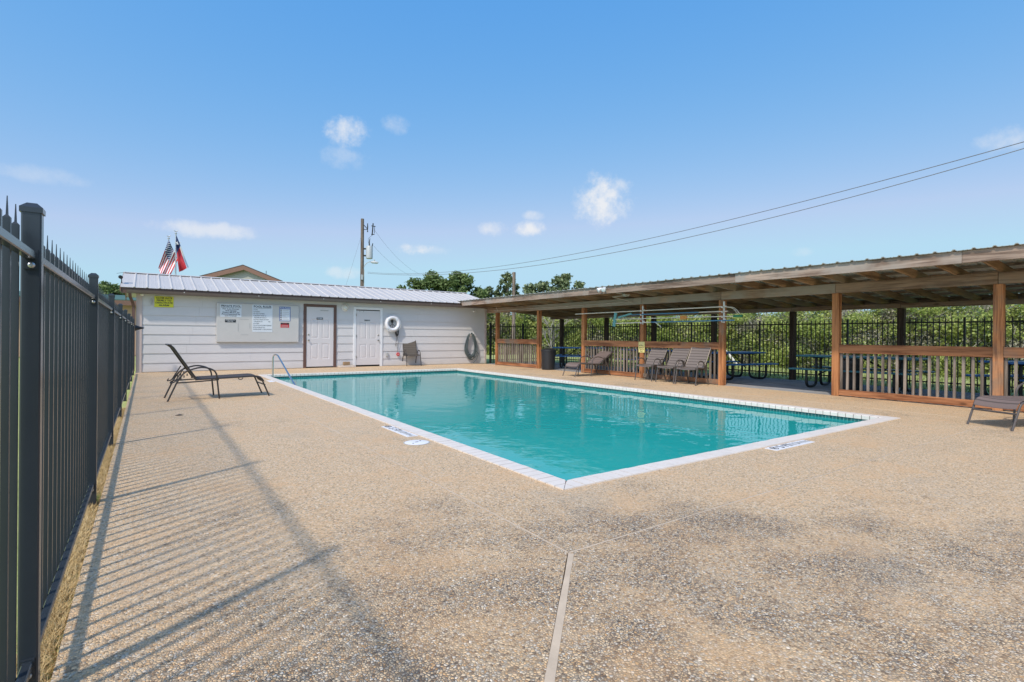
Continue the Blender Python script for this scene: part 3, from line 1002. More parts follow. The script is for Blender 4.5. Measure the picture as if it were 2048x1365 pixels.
pth = rounded([(-.38, EY - .01, EZ - .16), (-.38, EY + .02, EZ - .26), (-.30, YW - .06, EZ - .48), (-.30, YW - .06, .05)], .12, 4)
for i in range(len(pth) - 1): m.beam(pth[i], pth[i + 1], .075, .055, (0, 1, 0.001))
m.build('downspout', M_BROWN, ph)


# things on the pool-house wall
def wall_sign(name, label, x0, x1, z0, z1, y, mat, th=.004, group=None):
    t = thing(name, label, 'sign', ((x0 + x1) / 2, y, z0), group)
    m = MB(); m.box(x0, x1, y - th, y, z0, z1); m.build('panel', mat, t)
    return t


YS = YW - .017
nb = thing('notice_board', 'wide off-white plywood notice board hung on the siding left of the brown door', 'notice board', (2.97, YS, .885))
m = MB(); m.box(1.775, 4.178, YS - .075, YS, .885, 2.092); m.build('board', M_BOARD, nb, bevel=.004)
YB = YS - .076
for (x0, x1, z0, z1) in ((2.40, 2.68, 1.60, 1.618), (2.36, 2.385, 1.22, 1.47), (2.69, 2.715, 1.32, 1.49), (2.44, 2.66, 1.108, 1.122), (1.87, 1.9, 1.50, 1.515), (2.37, 2.39, 1.50, 1.515), (3.0, 3.16, .955, .968)):
    m = MB(); m.box(x0, x1, YB - .002, YB, z0, z1); m.build('old_tape_mark', M_SMUDGE, nb)
t = wall_sign('pool_sign', 'white sign headed PRIVATE POOL on the left of the notice board', 1.87, 2.46, 1.665, 2.06, YB, M_PAPER, group='signs on the notice board')
yt = YB - .0055
lettering(t, 'PRIVATE POOL', (2.165, yt, 2.005), .085, RX, M_INK, bold=.0022, width=.55)
m = MB(); m.box(1.89, 2.44, yt, yt + .002, 1.955, 1.963); m.build('underline', M_INK, t)
for i, s in enumerate(('For Lot Owner', 'and Guest', 'Guest MUST be', 'Accompanied by', 'Lot Owner')):
    lettering(t, s, (2.165, yt, 1.917 - i * .053), .062, RX, M_INK, bold=.001, width=(.46, .31, .47, .52, .33)[i])
t = wall_sign('pool_sign', 'tall white POOL RULES sign with a numbered list in the middle of the notice board', 2.77, 3.365, 1.21, 2.08, YB, M_PAPER, group='signs on the notice board')
lettering(t, 'POOL RULES', (3.067, yt, 2.02), .09, RX, M_INK, bold=.0025, width=.52)
m = MB(); m.box(2.79, 3.335, yt, yt + .002, 1.965, 1.972); m.build('underline', M_INK, t)
for i, (s, wd) in enumerate((('1.NO PETS', .13), ('2.NO SMOKING', .19), ('3.NO GLASS CONTAINERS', .33), ('4.CHILDREN UNDER 12', .37), ('  REQUIRE AN ADULT', .37), ('5.DO NOT DRINK OR SWIM', .45), ('  AFTER EATING OUT', .26), ('6.NO DIVING', .17),
                            ('7.DO NOT PLAY WITH SAFETY EQUIPMENT', .54), ('8.POOL DOES NOT FILL', .35), ('9.PLEASE ADHERE TO THE POSTED RULES', .55))):
    lettering(t, s, (2.795, yt, 1.918 - i * .0628), .05, RX, M_INK, 'LEFT', width=wd)
for x in (3.255, 3.285):
    m = MB(); m.lathe((x, yt + .002, 1.542), [(.012, 0), (.012, -.003)], 10, 'y'); m.build('screw', M_INK, t)
t = wall_sign('pool_sign', 'white POOL RULES sign with a blue border on the right of the notice board', 3.572, 3.915, 1.572, 2.048, YB, M_BLUEINK, group='signs on the notice board')
m = MB(); m.box(3.592, 3.895, yt + .0003, yt + .002, 1.59, 1.965); m.build('face', M_PAPER, t)
lettering(t, 'POOL RULES', (3.743, yt, 2.005), .062, RX, M_PAPER, width=.30, bold=.001)
for i in range(6):
    m = MB(); m.lathe((3.622, yt + .0005, 1.93 - i * .061), [(.021, 0), (.021, -.002)], 12, 'y'); m.build('rule_icon', M_BROWN, t)
    m = MB(); m.box(3.665, 3.665 + (.19, .2, .21, .1, .16, .2)[i], yt - .001, yt, 1.922 - i * .061, 1.934 - i * .061); m.build('rule_line', M_SMUDGE, t)
t = wall_sign('warning_sign', 'small red sign with a black upper strip under the blue-bordered sign', 3.611, 3.874, 1.358, 1.518, YB, M_RED, group='signs on the notice board')
m = MB(); m.box(3.613, 3.872, yt, yt + .002, 1.462, 1.516); m.build('strip', M_INK, t)
lettering(t, 'STOP', (3.742, yt - .0015, 1.489), .05, RX, M_RED, width=.12)
for z in (1.435, 1.405, 1.378):
    m = MB(); m.box(3.64, 3.845, yt, yt + .002, z - .005, z + .005); m.build('print_line', M_SMUDGE, t)
t = wall_sign('emergency_sign', 'small black EMERGENCY PHONE plate under the private pool sign', 2.0, 2.305, 1.50, 1.592, YB, M_INK, group='signs on the notice board')
lettering(t, 'EMERGENCY', (2.152, yt, 1.568), .045, RX, M_PAPER, width=.26)
lettering(t, 'PHONE', (2.152, yt, 1.524), .04, RX, M_PAPER, width=.15)

t = wall_sign('gate_sign', 'yellow CLOSE GATE FIRMLY TO DEACTIVATE ALARM sign at the left end of the wall', .19, .662, 1.91, 2.225, YS, M_YELLOW)
for i, s in enumerate(('CLOSE GATE', 'FIRMLY TO', 'DEACTIVATE', 'ALARM')):
    lettering(t, s, (.426, YS - .0055, 2.175 - i * .07), .068, RX, M_INK, bold=.0022, width=(.40, .36, .42, .25)[i])
m = MB(); m.box(.10, .135, YS - .03, YS, 1.98, 2.16); o = m.build('gate_alarm', M_SMUDGE); tag(o, 'small grey alarm box on the wall just left of the yellow sign', 'alarm')

wl = thing('wall_lamp', 'round frosted wall lamp between the two doors', 'wall lamp', (5.745, YS, 2.09))
m = MB(); m.lathe((5.745, YS, 2.09), [(.125, 0), (.125, -.03), (.11, -.035)], 28, 'y'); m.build('rim', M_WHITE, wl, smooth=True)
m = MB(); m.lathe((5.745, YS - .03, 2.09), [(.105, 0), (.10, -.03), (.075, -.06), (.035, -.075), (.004, -.078)], 28, 'y'); m.build('glass', M_LAMPGLASS, wl, smooth=True)

# life ring
lr = thing('life_ring', 'white ring buoy hanging on the wall right of the white door', 'life ring', (7.476, YS - .09, 1.56))
c = Vector((7.476, YS - .095, 1.565))
m = MB(); m.tube([c + Vector((math.cos(a) * .232, 0, math.sin(a) * .232)) for a in [k * 2 * math.pi / 40 for k in range(40)]], .066, 12, True); m.build('ring', M_RING, lr, smooth=True)
m = MB(); m.tube([c + Vector((math.cos(a) * .315, -.02 + .02 * math.sin(4 * a), math.sin(a) * .315)) for a in [k * 2 * math.pi / 40 for k in range(40)]], .007, 6, True); m.build('grab_rope', M_WHITE, lr, smooth=True)
for a in (.78, 2.36, 3.93, 5.50):
    m = MB(); q = c + Vector((math.cos(a) * .228, 0, math.sin(a) * .228)); tdir = Vector((-math.sin(a), 0, math.cos(a)))
    m.tube([q - tdir * .03, q + tdir * .03], .0685, 12); m.build('band', M_PAPER, lr, smooth=True)
hk = thing('ring_hanger', 'dark three-spoke hanger inside the ring buoy', 'hook', (7.476, YS, 1.56))
m = MB(); m.tube([c + Vector((0, .02, .15)), c + Vector((0, .02, -.14))], .013, 6); m.build('spoke', M_ROPE, hk)
for s in (-1, 1):
    m = MB(); m.tube([c + Vector((0, .02, .0)), c + Vector((s * .10, .02, -.10))], .012, 6); m.build('spoke', M_ROPE, hk)
m = MB(); m.box(7.455, 7.497, YS - .11, YS, 1.60, 1.70); m.build('hook_block', M_BLACK, hk)
# throw rope
tr_ = thing('throw_rope', 'dark coiled throw rope with a red handle hanging below the ring buoy', 'rope', (7.68, YS, .4))
m = MB()
for k in range(9):
    a0 = random.uniform(-.3, .3); rx, rz = .035 + random.uniform(0, .03), .13 + random.uniform(-.02, .04)
    cc = Vector((7.655 + random.uniform(-.015, .015), YS - .05 - .006 * k, 1.27 + random.uniform(-.02, .02)))
    m.tube([cc + Vector((math.cos(a) * rx, .01 * math.sin(a), math.sin(a) * rz)) for a in [j * 2 * math.pi / 18 for j in range(18)]], .008, 5, True)
m.build('coil', M_BLACK, tr_, smooth=True)
for s in (0, 1):
    m = MB(); m.tube([(7.64 + .06 * s + .015 * math.sin(z * 14 + s * 2), YS - .05, z) for z in np.linspace(1.18, (.80, .48)[s], 16)], .007, 5); m.build('strand', M_ROPE, tr_, smooth=True)
m = MB(); m.tube([(7.64 + .03 * math.cos(a), YS - .05, .78 + .05 * math.sin(a)) for a in [j * 2 * math.pi / 14 for j in range(14)]], .007, 5, True); m.build('loop', M_ROPE, tr_, smooth=True)
m = MB(); m.tube([(7.715 + .045 * math.cos(a), YS - .05, .43 + .045 * math.sin(a)) for a in [j * 2 * math.pi / 16 for j in range(16)]], .022, 8, True); m.build('red_handle', M_RED, tr_, smooth=True)
m = MB(); m.box(7.252, 7.333, YS - .05, YS, .355, .50); o = m.build('outlet_box', M_SMUDGE, bevel=.006); tag(o, 'grey weatherproof outlet box low on the wall right of the white door', 'outlet')

# hose on hooks
hs_ = thing('garden_hose', 'grey-green hose coiled on wall hooks at the right end of the pool house', 'hose', (10.85, YS, .02))
m = MB()
for k in range(14):
    rx, rz = .16 + random.uniform(0, .11), .44 + random.uniform(0, .11)
    cc = Vector((10.85 + random.uniform(-.03, .03), YS - .055 - .012 * (k % 5), 1.24 - rz + random.uniform(-.01, .01)))
    pts = []
    for j in range(32):
        a = j * 2 * math.pi / 32
        pts.append(cc + Vector((math.cos(a) * rx * (1 - .25 * math.sin(a)), .01 * math.sin(3 * a + k), math.sin(a) * rz)))
    m.tube(pts, .016, 7, True)
m.build('coil', M_HOSE, hs_, smooth=True)
m = MB(); m.tube(rounded([(10.98, YS - .08, 1.0), (11.05, YS - .09, .6), (11.17, YS - .09, .42), (11.22, YS - .08, .44), (11.08, YS - .1, .12), (10.9, YS - .12, .02), (11.15, YS - .22, .016), (11.33, YS - .30, .016)], .14, 5), .0125, 7); m.build('loose_end', M_HOSE, hs_, smooth=True)
for x in (10.79, 10.92):
    m = MB(); m.tube([(x, YS, 1.21), (x, YS - .13, 1.22), (x, YS - .14, 1.28)], .014, 8); m.build('hook', M_BULB, hs_, smooth=True)

# step and loose brick between the doors
st = MB(); st.hexa([(5.47, 18.24, .0), (6.04, 18.22, .0), (6.04, 18.47, .0), (5.47, 18.47, .0), (5.50, 18.27, .055), (6.03, 18.25, .075), (6.03, 18.47, .08), (5.50, 18.47, .06)])
tag(st.build('concrete_pad', M_STEP, bevel=.012), 'low rough concrete pad against the wall between the two doors', 'concrete pad')
st = MB(); st.box(5.665, 5.885, 18.33, 18.44, .081, .19); tag(st.build('loose_brick', M_BRICK, bevel=.006), 'loose tan brick sitting on the concrete pad between the doors', 'brick')


# small lamps and cameras
def twin_flood(label, c, ax, scale=1.0):
    t = thing('floodlight', label, 'floodlight', c)
    c = Vector(c)
    m = MB(); m.lathe((c.x, c.y, c.z), [(.05 * scale, -.012), (.05 * scale, .012)], 14, ax); m.build('base', M_BULB, t, smooth=True)
    for s in (-1, 1):
        side = Vector((0, s, 0)) if ax == 'x' else Vector((s, 0, 0))
        out_ = Vector((-1, 0, 0)) if ax == 'x' else Vector((0, -1, 0))
        p0 = c + out_ * .02; p1 = c + out_ * .06 + side * .055 * scale; p2 = p1 + (out_ * .10 + side * .05 + Vector((0, 0, -.06))) * scale
        m = MB(); m.tube([p0, p1, p1 + (p2 - p1) * .35, p2, p2 + (p2 - p1) * .06], [.012 * scale, .02 * scale, .045 * scale, .062 * scale, .04 * scale], 12); m.build('lamp_head', M_BULB, t, smooth=True)
    return t


twin_flood('small pair of white lamp heads under the eave at the right end of the wall', (11.0, YS, 2.16), 'y', .55)
m = MB(); m.lathe((-.10, YS, 2.25), [(.045, 0), (.045, -.03), (.03, -.06), (.01, -.075)], 14, 'y'); tag(m.build('dome_camera', M_BULB, smooth=True), 'small white dome camera under the eave left of the yellow sign', 'camera')
scm = thing('security_camera', 'dark solar security camera standing above the left end of the metal roof', 'camera', (-.6, 18.75, 2.6))
m = MB(); m.tube([(-.58, 18.75, 2.56), (-.60, 18.75, 2.78)], .012, 8); m.build('bracket', M_BLACK, scm)
m = MB(); m.tube([(-.62, 18.78, 2.755), (-.60, 18.62, 2.73)], .05, 14); m.build('body', M_BLACK, scm, smooth=True)
m = MB(); m.hexa([(-.70, 18.68, 2.835), (-.54, 18.68, 2.875), (-.54, 18.82, 2.89), (-.70, 18.82, 2.85), (-.70, 18.68, 2.843), (-.54, 18.68, 2.883), (-.54, 18.82, 2.898), (-.70, 18.82, 2.858)]); m.build('solar_panel', M_BLACK, scm)

# ------------------------------------------------------------------ pavilion
FX = 11.35                # front face of the posts
PW = .13
SLP = .075                # roof falls towards the back
FCX = 10.27               # front face of fascia
YE0, YE1 = -2.9, 18.15    # ends of the roof
PYS = [2.43, 4.88, 7.43, 9.90, 12.30, 14.62, 17.30]
PYF = [-2.45, 0.0] + PYS
BXB = 14.68               # back posts


def rz_(x): return 2.255 - SLP * (x - FX)     # underside of rafters


pv = thing('picnic_pavilion', 'long open timber pavilion with a low metal roof and slatted railings', 'pavilion', (13, 7.5, 0))
for y in PYF:
    m = MB(); m.box(FX, FX + PW, y - PW / 2, y + PW / 2, 0, 2.06); m.build('front_post', W_POST, pv, bevel=.006)
for y in PYF:
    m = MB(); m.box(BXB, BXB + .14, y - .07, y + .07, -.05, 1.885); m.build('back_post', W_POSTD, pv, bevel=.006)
ends = [YE0 + .1] + [y for y in PYF[1:-1]] + [YE1 - .15]
for i in range(len(ends) - 1):
    m = MB(); m.box(FX - .012, FX + .085, ends[i] + .003, ends[i + 1] - .003, 2.062, 2.252); m.build('front_beam', W_BEAM, pv, bevel=.005)
    m = MB(); m.box(BXB - .01, BXB + .08, ends[i] + .003, ends[i + 1] - .003, 1.888, rz_(BXB + .035) - .004); m.build('back_beam', W_BEAM, pv, bevel=.005)
# rafters
ra = None
y = 2.39 - .585 * 9
XB_END = 15.30
while y < YE1 - .05:
    m = MB()
    h = .14
    m.hexa([(FCX + .045, y - .02, rz_(FCX + .045)), (XB_END, y - .02, rz_(XB_END)), (XB_END, y + .02, rz_(XB_END)), (FCX + .045, y + .02, rz_(FCX + .045)),
            (FCX + .045, y - .02, rz_(FCX + .045) + h), (XB_END, y - .02, rz_(XB_END) + h), (XB_END, y + .02, rz_(XB_END) + h), (FCX + .045, y + .02, rz_(FCX + .045) + h)])
    m.build('rafter', W_RAFT, pv)
    y += .585
for k in range(9):
    x = FCX + .10 + k * .605
    z = rz_(x) + .141
    m = MB(); m.hexa([(x, YE0, z), (x + .088, YE0, z - .0066), (x + .088, YE1, z - .0066), (x, YE1, z), (x, YE0, z + .036), (x + .088, YE0, z + .0294), (x + .088, YE1, z + .0294), (x, YE1, z + .036)])
    m.build('purlin', W_BEAM, pv)
fy = [YE0, -1.2, 2.62, 6.4, 10.9, 14.6, YE1]
for i in range(len(fy) - 1):
    m = MB(); m.box(FCX, FCX + .04, fy[i] + .002, fy[i + 1] - .002, rz_(FCX) - .012, rz_(FCX) + .176); m.build('fascia_board', W_FASCIA, pv, bevel=.003)
m = MB(); m.hexa([(FCX, YE1, rz_(FCX)), (XB_END, YE1, rz_(XB_END)), (XB_END, YE1 + .035, rz_(XB_END)), (FCX, YE1 + .035, rz_(FCX)), (FCX, YE1, rz_(FCX) + .175), (XB_END, YE1, rz_(XB_END) + .175), (XB_END, YE1 + .035, rz_(XB_END) + .175), (FCX, YE1 + .035, rz_(FCX) + .175)])
m.build('barge_board', W_RAFT, pv)
m = MB(); m.box(XB_END, XB_END + .04, YE0, YE1, rz_(XB_END) - .01, rz_(XB_END) + .17); m.build('back_fascia', W_FASCIA, pv)
# ribbed roof sheets running from front to back
pitch = .238
nrib = int((YE1 - YE0) / pitch)
per = 4
y0 = 4.85 - pitch * 33
x_a, x_b = FCX - .045, XB_END + .06
k = 0
while y0 + k * per * pitch < YE1:
    a = y0 + k * per * pitch - pitch / 2
    pr = rib_profile(a, a + per * pitch + .012, pitch, y0)
    n = len(pr); m = MB(); vs = []
    za, zb = rz_(x_a) + .181 + .0012 * (k % 2), rz_(x_b) + .181 + .0012 * (k % 2)
    for yy, hh in pr: vs.append((x_a, yy, za + hh))
    for yy, hh in pr: vs.append((x_b, yy, zb + hh))
    for yy, hh in pr: vs.append((x_a, yy, za + hh * .8 - .008))
    fs = [(i, i + n, i + n + 1, i + 1) for i in range(n - 1)] + [(i + 2 * n, i, i + 1, i + 1 + 2 * n) for i in range(n - 1)]
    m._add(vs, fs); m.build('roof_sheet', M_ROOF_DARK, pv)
    k += 1
# floor boards
bx = 11.415
k = 0
while bx < 14.66:
    for (ya, yb) in ((-2.9, 4.86), (4.866, 12.28), (12.286, 18.1)):
        m = MB(); dz = random.uniform(-.003, .003); m.box(bx, bx + .136, ya, yb, -.028, .002 + dz); m.build('floor_board', W_FLOOR, pv)
    bx += .142; k += 1
# railings in the bays: (y0, y1)
for (a, c) in ((PYF[0], PYF[1]), (PYF[1], PYF[2]), (PYF[2], PYF[3]), (PYF[4], PYF[5]), (PYF[5], PYF[6]), (PYF[7], PYF[8])):
    ya, yb = a + PW / 2 + .002, c - PW / 2 - .002
    m = MB(); m.box(FX + .006, FX + .046, ya, yb, .862, 1.032); m.build('top_rail', W_RAIL, pv, bevel=.004)
    m = MB(); m.box(FX + .006, FX + .046, ya, yb, .018, .136); m.build('bottom_rail', W_RAIL, pv, bevel=.004)
    n = max(2, round((yb - ya) / .125))
    bal0 = None
    for i in range(n + 1):
        y = ya + .02 + (yb - ya - .04) * i / n
        if bal0 is None:
            m = MB(); m.box(FX + .048, FX + .086, y - .019, y + .019, .05, .95); bal0 = m.build('baluster', W_BAL, pv); y00 = y
        else:
            o = copy_part(bal0, pv, (random.uniform(0, .003), y - y00 + random.uniform(-.006, .006), 0))
            o.rotation_euler = (0, 0, 0)

# things fixed to the pavilion
twin_flood('pair of white floodlights on the pavilion fascia', (FCX - .012, 10.25, 2.47), 'x', 1.0)
cp = thing('conduit_pipe', 'thin pale conduit running along the front beam of the pavilion', 'pipe', (11.2, 14, 2.1))
m = MB(); m.tube(rounded([(11.315, 17.45, 2.17), (11.30, 17.3, 2.135), (11.30, 10.2, 2.14), (10.75, 10.45, 2.27), (10.72, 9.75, 2.285), (10.40, 9.95, 2.33)], .04, 3), .011, 8); m.build('pipe', M_CONDUIT, cp, smooth=True)
m = MB(); m.box(10.66, 10.78, 9.85, 9.97, 2.25, 2.31); m.build('junction_box', M_CONDUIT, cp)
m = MB(); m.tube([(11.30, 12.95, 2.137), (11.30, 13.1, 2.137)], .02, 8); m.build('coupling', M_CONDUIT, cp, smooth=True)
m = MB(); m.tube([(11.30, 17.1, 2.14), (11.22, 17.1, 2.2), (11.2, 17.08, 2.3)], .011, 8); m.build('elbow', M_CONDUIT, cp, smooth=True)

for i, (y, lab) in enumerate(((9.80, 'white upright pole hanger on the post with the yellow sign'), (7.31, 'white upright pole hanger on the post at the right end of the pole rack'))):
    t = thing('pole_hanger', lab, 'bracket', (FX - .06, y, 1.5), 'white hangers carrying the pool poles')
    m = MB(); m.box(FX - .075, FX - .045, y - .014, y + .014, 1.50, 2.01); m.build('upright', M_BULB, t)
    for z in (1.545, 1.655, 1.772, 1.885):
        m = MB(); m.tube([(FX - .06, y, z - .028), (FX - .15, y, z - .028), (FX - .16, y, z + .01)], .010, 6); m.build('arm', M_BULB, t)
    for z in (1.58, 1.9):
        m = MB(); m.box(FX - .045, FX, y - .02, y + .02, z - .02, z + .02); m.build('stand_off', M_BULB, t)
XP = FX - .13
t = thing('pool_pole', 'uppermost pale pole on the rack with a curved hook at its right end', 'pool pole', (XP, 10, 1.85), 'long pool poles on the rack')
m = MB(); m.tube([(XP, 12.5, 1.86), (XP, 7.30, 1.885)], .014, 8); m.build('shaft', M_POLEW, t, smooth=True)
m = MB(); m.tube(rounded([(XP, 7.30, 1.885), (XP, 7.0, 1.86), (XP, 6.86, 1.70)], .12, 5), .008, 6); m.tube(rounded([(XP + .04, 7.30, 1.885), (XP + .04, 7.06, 1.85), (XP + .04, 6.94, 1.70)], .12, 5), .008, 6); m.build('hook', M_POLEW, t, smooth=True)
t = thing('pool_pole', 'blue and white pole on the rack with a slanting teal brush head', 'pool pole', (XP, 9, 1.77), 'long pool poles on the rack')
m = MB(); m.tube([(XP, 10.17, 1.772), (XP, 7.95, 1.772)], .015, 8); m.build('blue_section', M_POLEB, t, smooth=True)
m = MB(); m.tube([(XP, 7.98, 1.772), (XP, 7.17, 1.772)], .012, 8); m.build('white_section', M_POLEW, t, smooth=True)
m = MB(); m.beam((XP, 10.66, 1.705), (XP, 10.15, 1.805), .05, .05); m.build('brush_head', M_HEAD, t, bevel=.008)
t = thing('pool_pole', 'white pole on the rack with an orange tag and green tip', 'pool pole', (XP, 9, 1.65), 'long pool poles on the rack')
m = MB(); m.tube([(XP, 10.75, 1.66), (XP, 7.0, 1.652)], .012, 8); m.build('shaft', M_POLEW, t, smooth=True)
m = MB(); m.box(XP - .02, XP + .02, 8.30, 8.50, 1.605, 1.70); m.build('tag', M_ORANGE, t)
m = MB(); m.tube([(XP, 7.02, 1.652), (XP, 6.80, 1.652)], .028, 8); m.build('tip', M_GREENP, t, smooth=True)
t = thing('pool_pole', 'lowest pole on the rack, white on the left and blue on the right', 'pool pole', (XP, 9, 1.55), 'long pool poles on the rack')
m = MB(); m.tube([(XP, 10.75, 1.538), (XP, 9.42, 1.552)], .014, 8); m.build('white_section', M_POLEW, t, smooth=True)
m = MB(); m.tube([(XP, 9.45, 1.552), (XP, 7.0, 1.557)], .015, 8); m.build('blue_section', M_POLEB, t, smooth=True)
m = MB(); m.tube([(XP, 9.42, 1.552), (XP, 9.30, 1.545), (XP, 9.15, 1.45), (XP, 9.11, 1.40)], .012, 6); m.build('clip', M_POLEW, t, smooth=True)
m = MB(); m.beam((XP + .03, 10.85, 1.445), (XP + .03, 10.78, 1.86), .10, .05, (1, 0, 0))
o = m.build('leaf_skimmer', M_HEAD, bevel=.012); tag(o, 'upright teal skimmer head at the left end of the pool poles', 'skimmer')

ps = thing('pool_sign', 'small pale yellow sign on the middle railing post', 'sign', (FX - .01, 9.89, .71))
m = MB(); m.box(FX - .008, FX - .003, 9.775, 9.99, .715, 1.015); m.build('panel', M_PALEYEL, ps)
RSG = (math.pi / 2, 0, -math.pi / 2)
m = MB(); m.tube([(FX - .0095, 9.885 + .03 * math.cos(a), .965 + .03 * math.sin(a)) for a in [k * 2 * math.pi / 18 for k in range(18)]], .004, 4, True); m.build('symbol', M_CONDUIT, ps)
for s, z, sz, wd in (('POOL', .902, .065, .17), ('Maximum', .855, .045, .17), ('Capacity', .812, .045, .17), ('No.1', .755, .055, .10)):
    lettering(ps, s, (FX - .0095, 9.883, z), sz, RSG, M_INK, width=wd, bold=.001)


# ------------------------------------------------------------------ iron fences
def picket_mesh(r, h0, hs, ht):
    m = MB()
    m.box(-r, r, -r, r, h0, hs)
    q = r * .30
    m.hexa([(-r, -r, hs), (r, -r, hs), (r, r, hs), (-r, r, hs), (-q, -r * .55, hs + r * .9), (q, -r * .55, hs + r * .9), (q, r * .55, hs + r * .9), (-q, r * .55, hs + r * .9)])
    m.hexa([(-q, -r * .55, hs + r * .9), (q, -r * .55, hs + r * .9), (q, r * .55, hs + r * .9), (-q, r * .55, hs + r * .9), (-.001, -.001, ht), (.001, -.001, ht), (.001, .001, ht), (-.001, .001, ht)])
    return m


lf = thing('iron_fence', 'black spear-topped metal fence close beside the left edge of the deck', 'fence', (-.29, 8, 0))
FXL = -.292
posts = [-2.22, 0.03, 2.19, 4.50, 6.74, 8.97, 11.2, 13.43, 15.66, 17.9]
p0 = None; pk0 = None
for i, y in enumerate(posts):
    if p0 is None:
        m = MB(); m.box(FXL - .024, FXL + .024, y - .024, y + .024, -.1, 1.525)
        p0 = m.build('fence_post', M_FENCE, lf, bevel=.004); yp0 = y
        m = MB(); r_ = .0275
        m.hexa([(FXL - r_, y - r_, 1.518), (FXL + r_, y - r_, 1.518), (FXL + r_, y + r_, 1.518), (FXL - r_, y + r_, 1.518), (FXL - r_, y - r_, 1.534), (FXL + r_, y - r_, 1.534), (FXL + r_, y + r_, 1.534), (FXL - r_, y + r_, 1.534)])
        q_ = .012
        m.hexa([(FXL - r_, y - r_, 1.534), (FXL + r_, y - r_, 1.534), (FXL + r_, y + r_, 1.534), (FXL - r_, y + r_, 1.534), (FXL - q_, y - q_, 1.549), (FXL + q_, y - q_, 1.549), (FXL + q_, y + q_, 1.549), (FXL - q_, y + q_, 1.549)])
        cap0 = m.build('post_cap', M_FENCE, p0)
        pp = p0
    else:
        pp = copy_part(p0, lf, (0, y - yp0, 0))
        c2 = copy_part(cap0, pp, (0, 0, 0))
    if i < len(posts) - 1:
        ya, yb = y + .028, posts[i + 1] - .028
        for zc, nm in ((1.385, 'top_rail'), (.125, 'bottom_rail')):
            m = MB(); m.box(FXL - .013, FXL + .013, ya, yb, zc - .013, zc + .013); m.build(nm, M_FENCE, lf, bevel=.003)
            for yy in (ya, yb):
                m = MB(); m.box(FXL - .017, FXL + .017, yy - .004, yy + .004, zc - .042, zc + .019); m.lathe((FXL + .003, yy - .005, zc - .030), [(.009, .003), (.009, -.004), (.005, -.007)], 10, 'y', 1)
                m.build('rail_bracket', [M_FENCE, M_BOLT], lf)
        n = 18
        for k in range(1, n + 1):
            yy = y + (posts[i + 1] - y) * (k / (n + 1))
            if pk0 is None:
                m = picket_mesh(.008, .05, 1.463, 1.522); m.v = [(a + FXL - .0215, b_ + yy, c_) for a, b_, c_ in m.v]
                pk0 = m.build('picket', M_FENCE, lf); ypk = yy
            else: copy_part(pk0, lf, (0, yy - ypk, 0))
m = MB(); m.lathe((FXL + .05, 17.2, 1.28), [(.01, .20), (.07, .02), (.09, 0), (.06, -.01)], 14, 'x'); tag(m.build('gate_closer', M_BLACK, smooth=True), 'small black cone-shaped fitting on the far end of the left fence', 'fitting')

bf = thing('iron_fence', 'black spear-topped metal fence behind the pavilion along the lawn', 'fence', (15.05, 8, 0))
BXF = 15.12
bp = [-3.4, -1.0, 1.4, 3.8 + .0, 6.2, 8.6, 11.0, 13.4, 15.8, 18.35]
pk1 = None
cnt = 0
for i, y in enumerate(bp):
    m = MB(); m.box(BXF - .02, BXF + .02, y - .02, y + .02, -.1, 1.66); m.build('fence_post', M_FENCE_DULL, bf)
    if i < len(bp) - 1:
        for zc, nm in ((1.545, 'top_rail'), (.145, 'bottom_rail')):
            m = MB(); m.box(BXF - .016, BXF + .016, y + .034, bp[i + 1] - .034, zc - .016, zc + .016); m.build(nm, M_FENCE_DULL, bf)
        n = round((bp[i + 1] - y) / .1145) - 1
        for k in range(1, n + 1):
            yy = y + (bp[i + 1] - y) * k / (n + 1)
            if pk1 is None:
                m = picket_mesh(.0095, .03, 1.63, 1.67); m.v = [(a + BXF, b_ + yy, c_) for a, b_, c_ in m.v]; pk1 = m.build('picket', M_FENCE_DULL, bf); yk = yy
            else: copy_part(pk1, bf, (0, yy - yk, 0))
ef = thing('iron_fence', 'black spear-topped metal fence joining the pool house corner to the rear fence', 'fence', (13.4, 18.35, 0))
YF = 18.38
for x in (11.78, 13.45):
    m = MB(); m.box(x - .035, x + .035, YF - .035, YF + .035, 0, 1.68); m.build('fence_post', M_FENCE_DULL, ef)
for (xa, xb) in ((11.815, 13.41), (13.49, 15.08)):
    for zc, nm in ((1.545, 'top_rail'), (.145, 'bottom_rail')):
        m = MB(); m.box(xa, xb, YF - .016, YF + .016, zc - .016, zc + .016); m.build(nm, M_FENCE_DULL, ef)
    n = 13
    for k in range(1, n + 1):
        xx = xa + (xb - xa) * k / (n + 1)
        m = picket_mesh(.0095, .03, 1.63, 1.67); m.v = [(a + xx, b_ + YF, c_) for a, b_, c_ in m.v]; m.build('picket', M_FENCE_DULL, ef)


# ------------------------------------------------------------------ furniture
def ribbon(m, pts, half, th=.006, bulge=0.0, mi=0):
    """sling: profile pts (x,z) swept across y from -half to half"""
    ny = 5
    n = len(pts); vs = []
    for sgn in (0, -th):
        for x, z in pts:
            for j in range(ny):
                t = j / (ny - 1) * 2 - 1
                vs.append((x, t * half, z + sgn - bulge * (1 - t * t)))
    fs = []
    for i in range(n - 1):
        for j in range(ny - 1):
            a = i * ny + j
            fs.append((a, a + ny, a + ny + 1, a + 1))
            b_ = a + n * ny
            fs.append((b_, b_ + 1, b_ + ny + 1, b_ + ny))
    for i in range(n - 1):
        for j in (0, ny - 1):
            a, b_ = i * ny + j, (i + 1) * ny + j
            fs.append((a, b_, b_ + n * ny, a + n * ny) if j else (a, a + n * ny, b_ + n * ny, b_))
    m._add(vs, fs, mi)


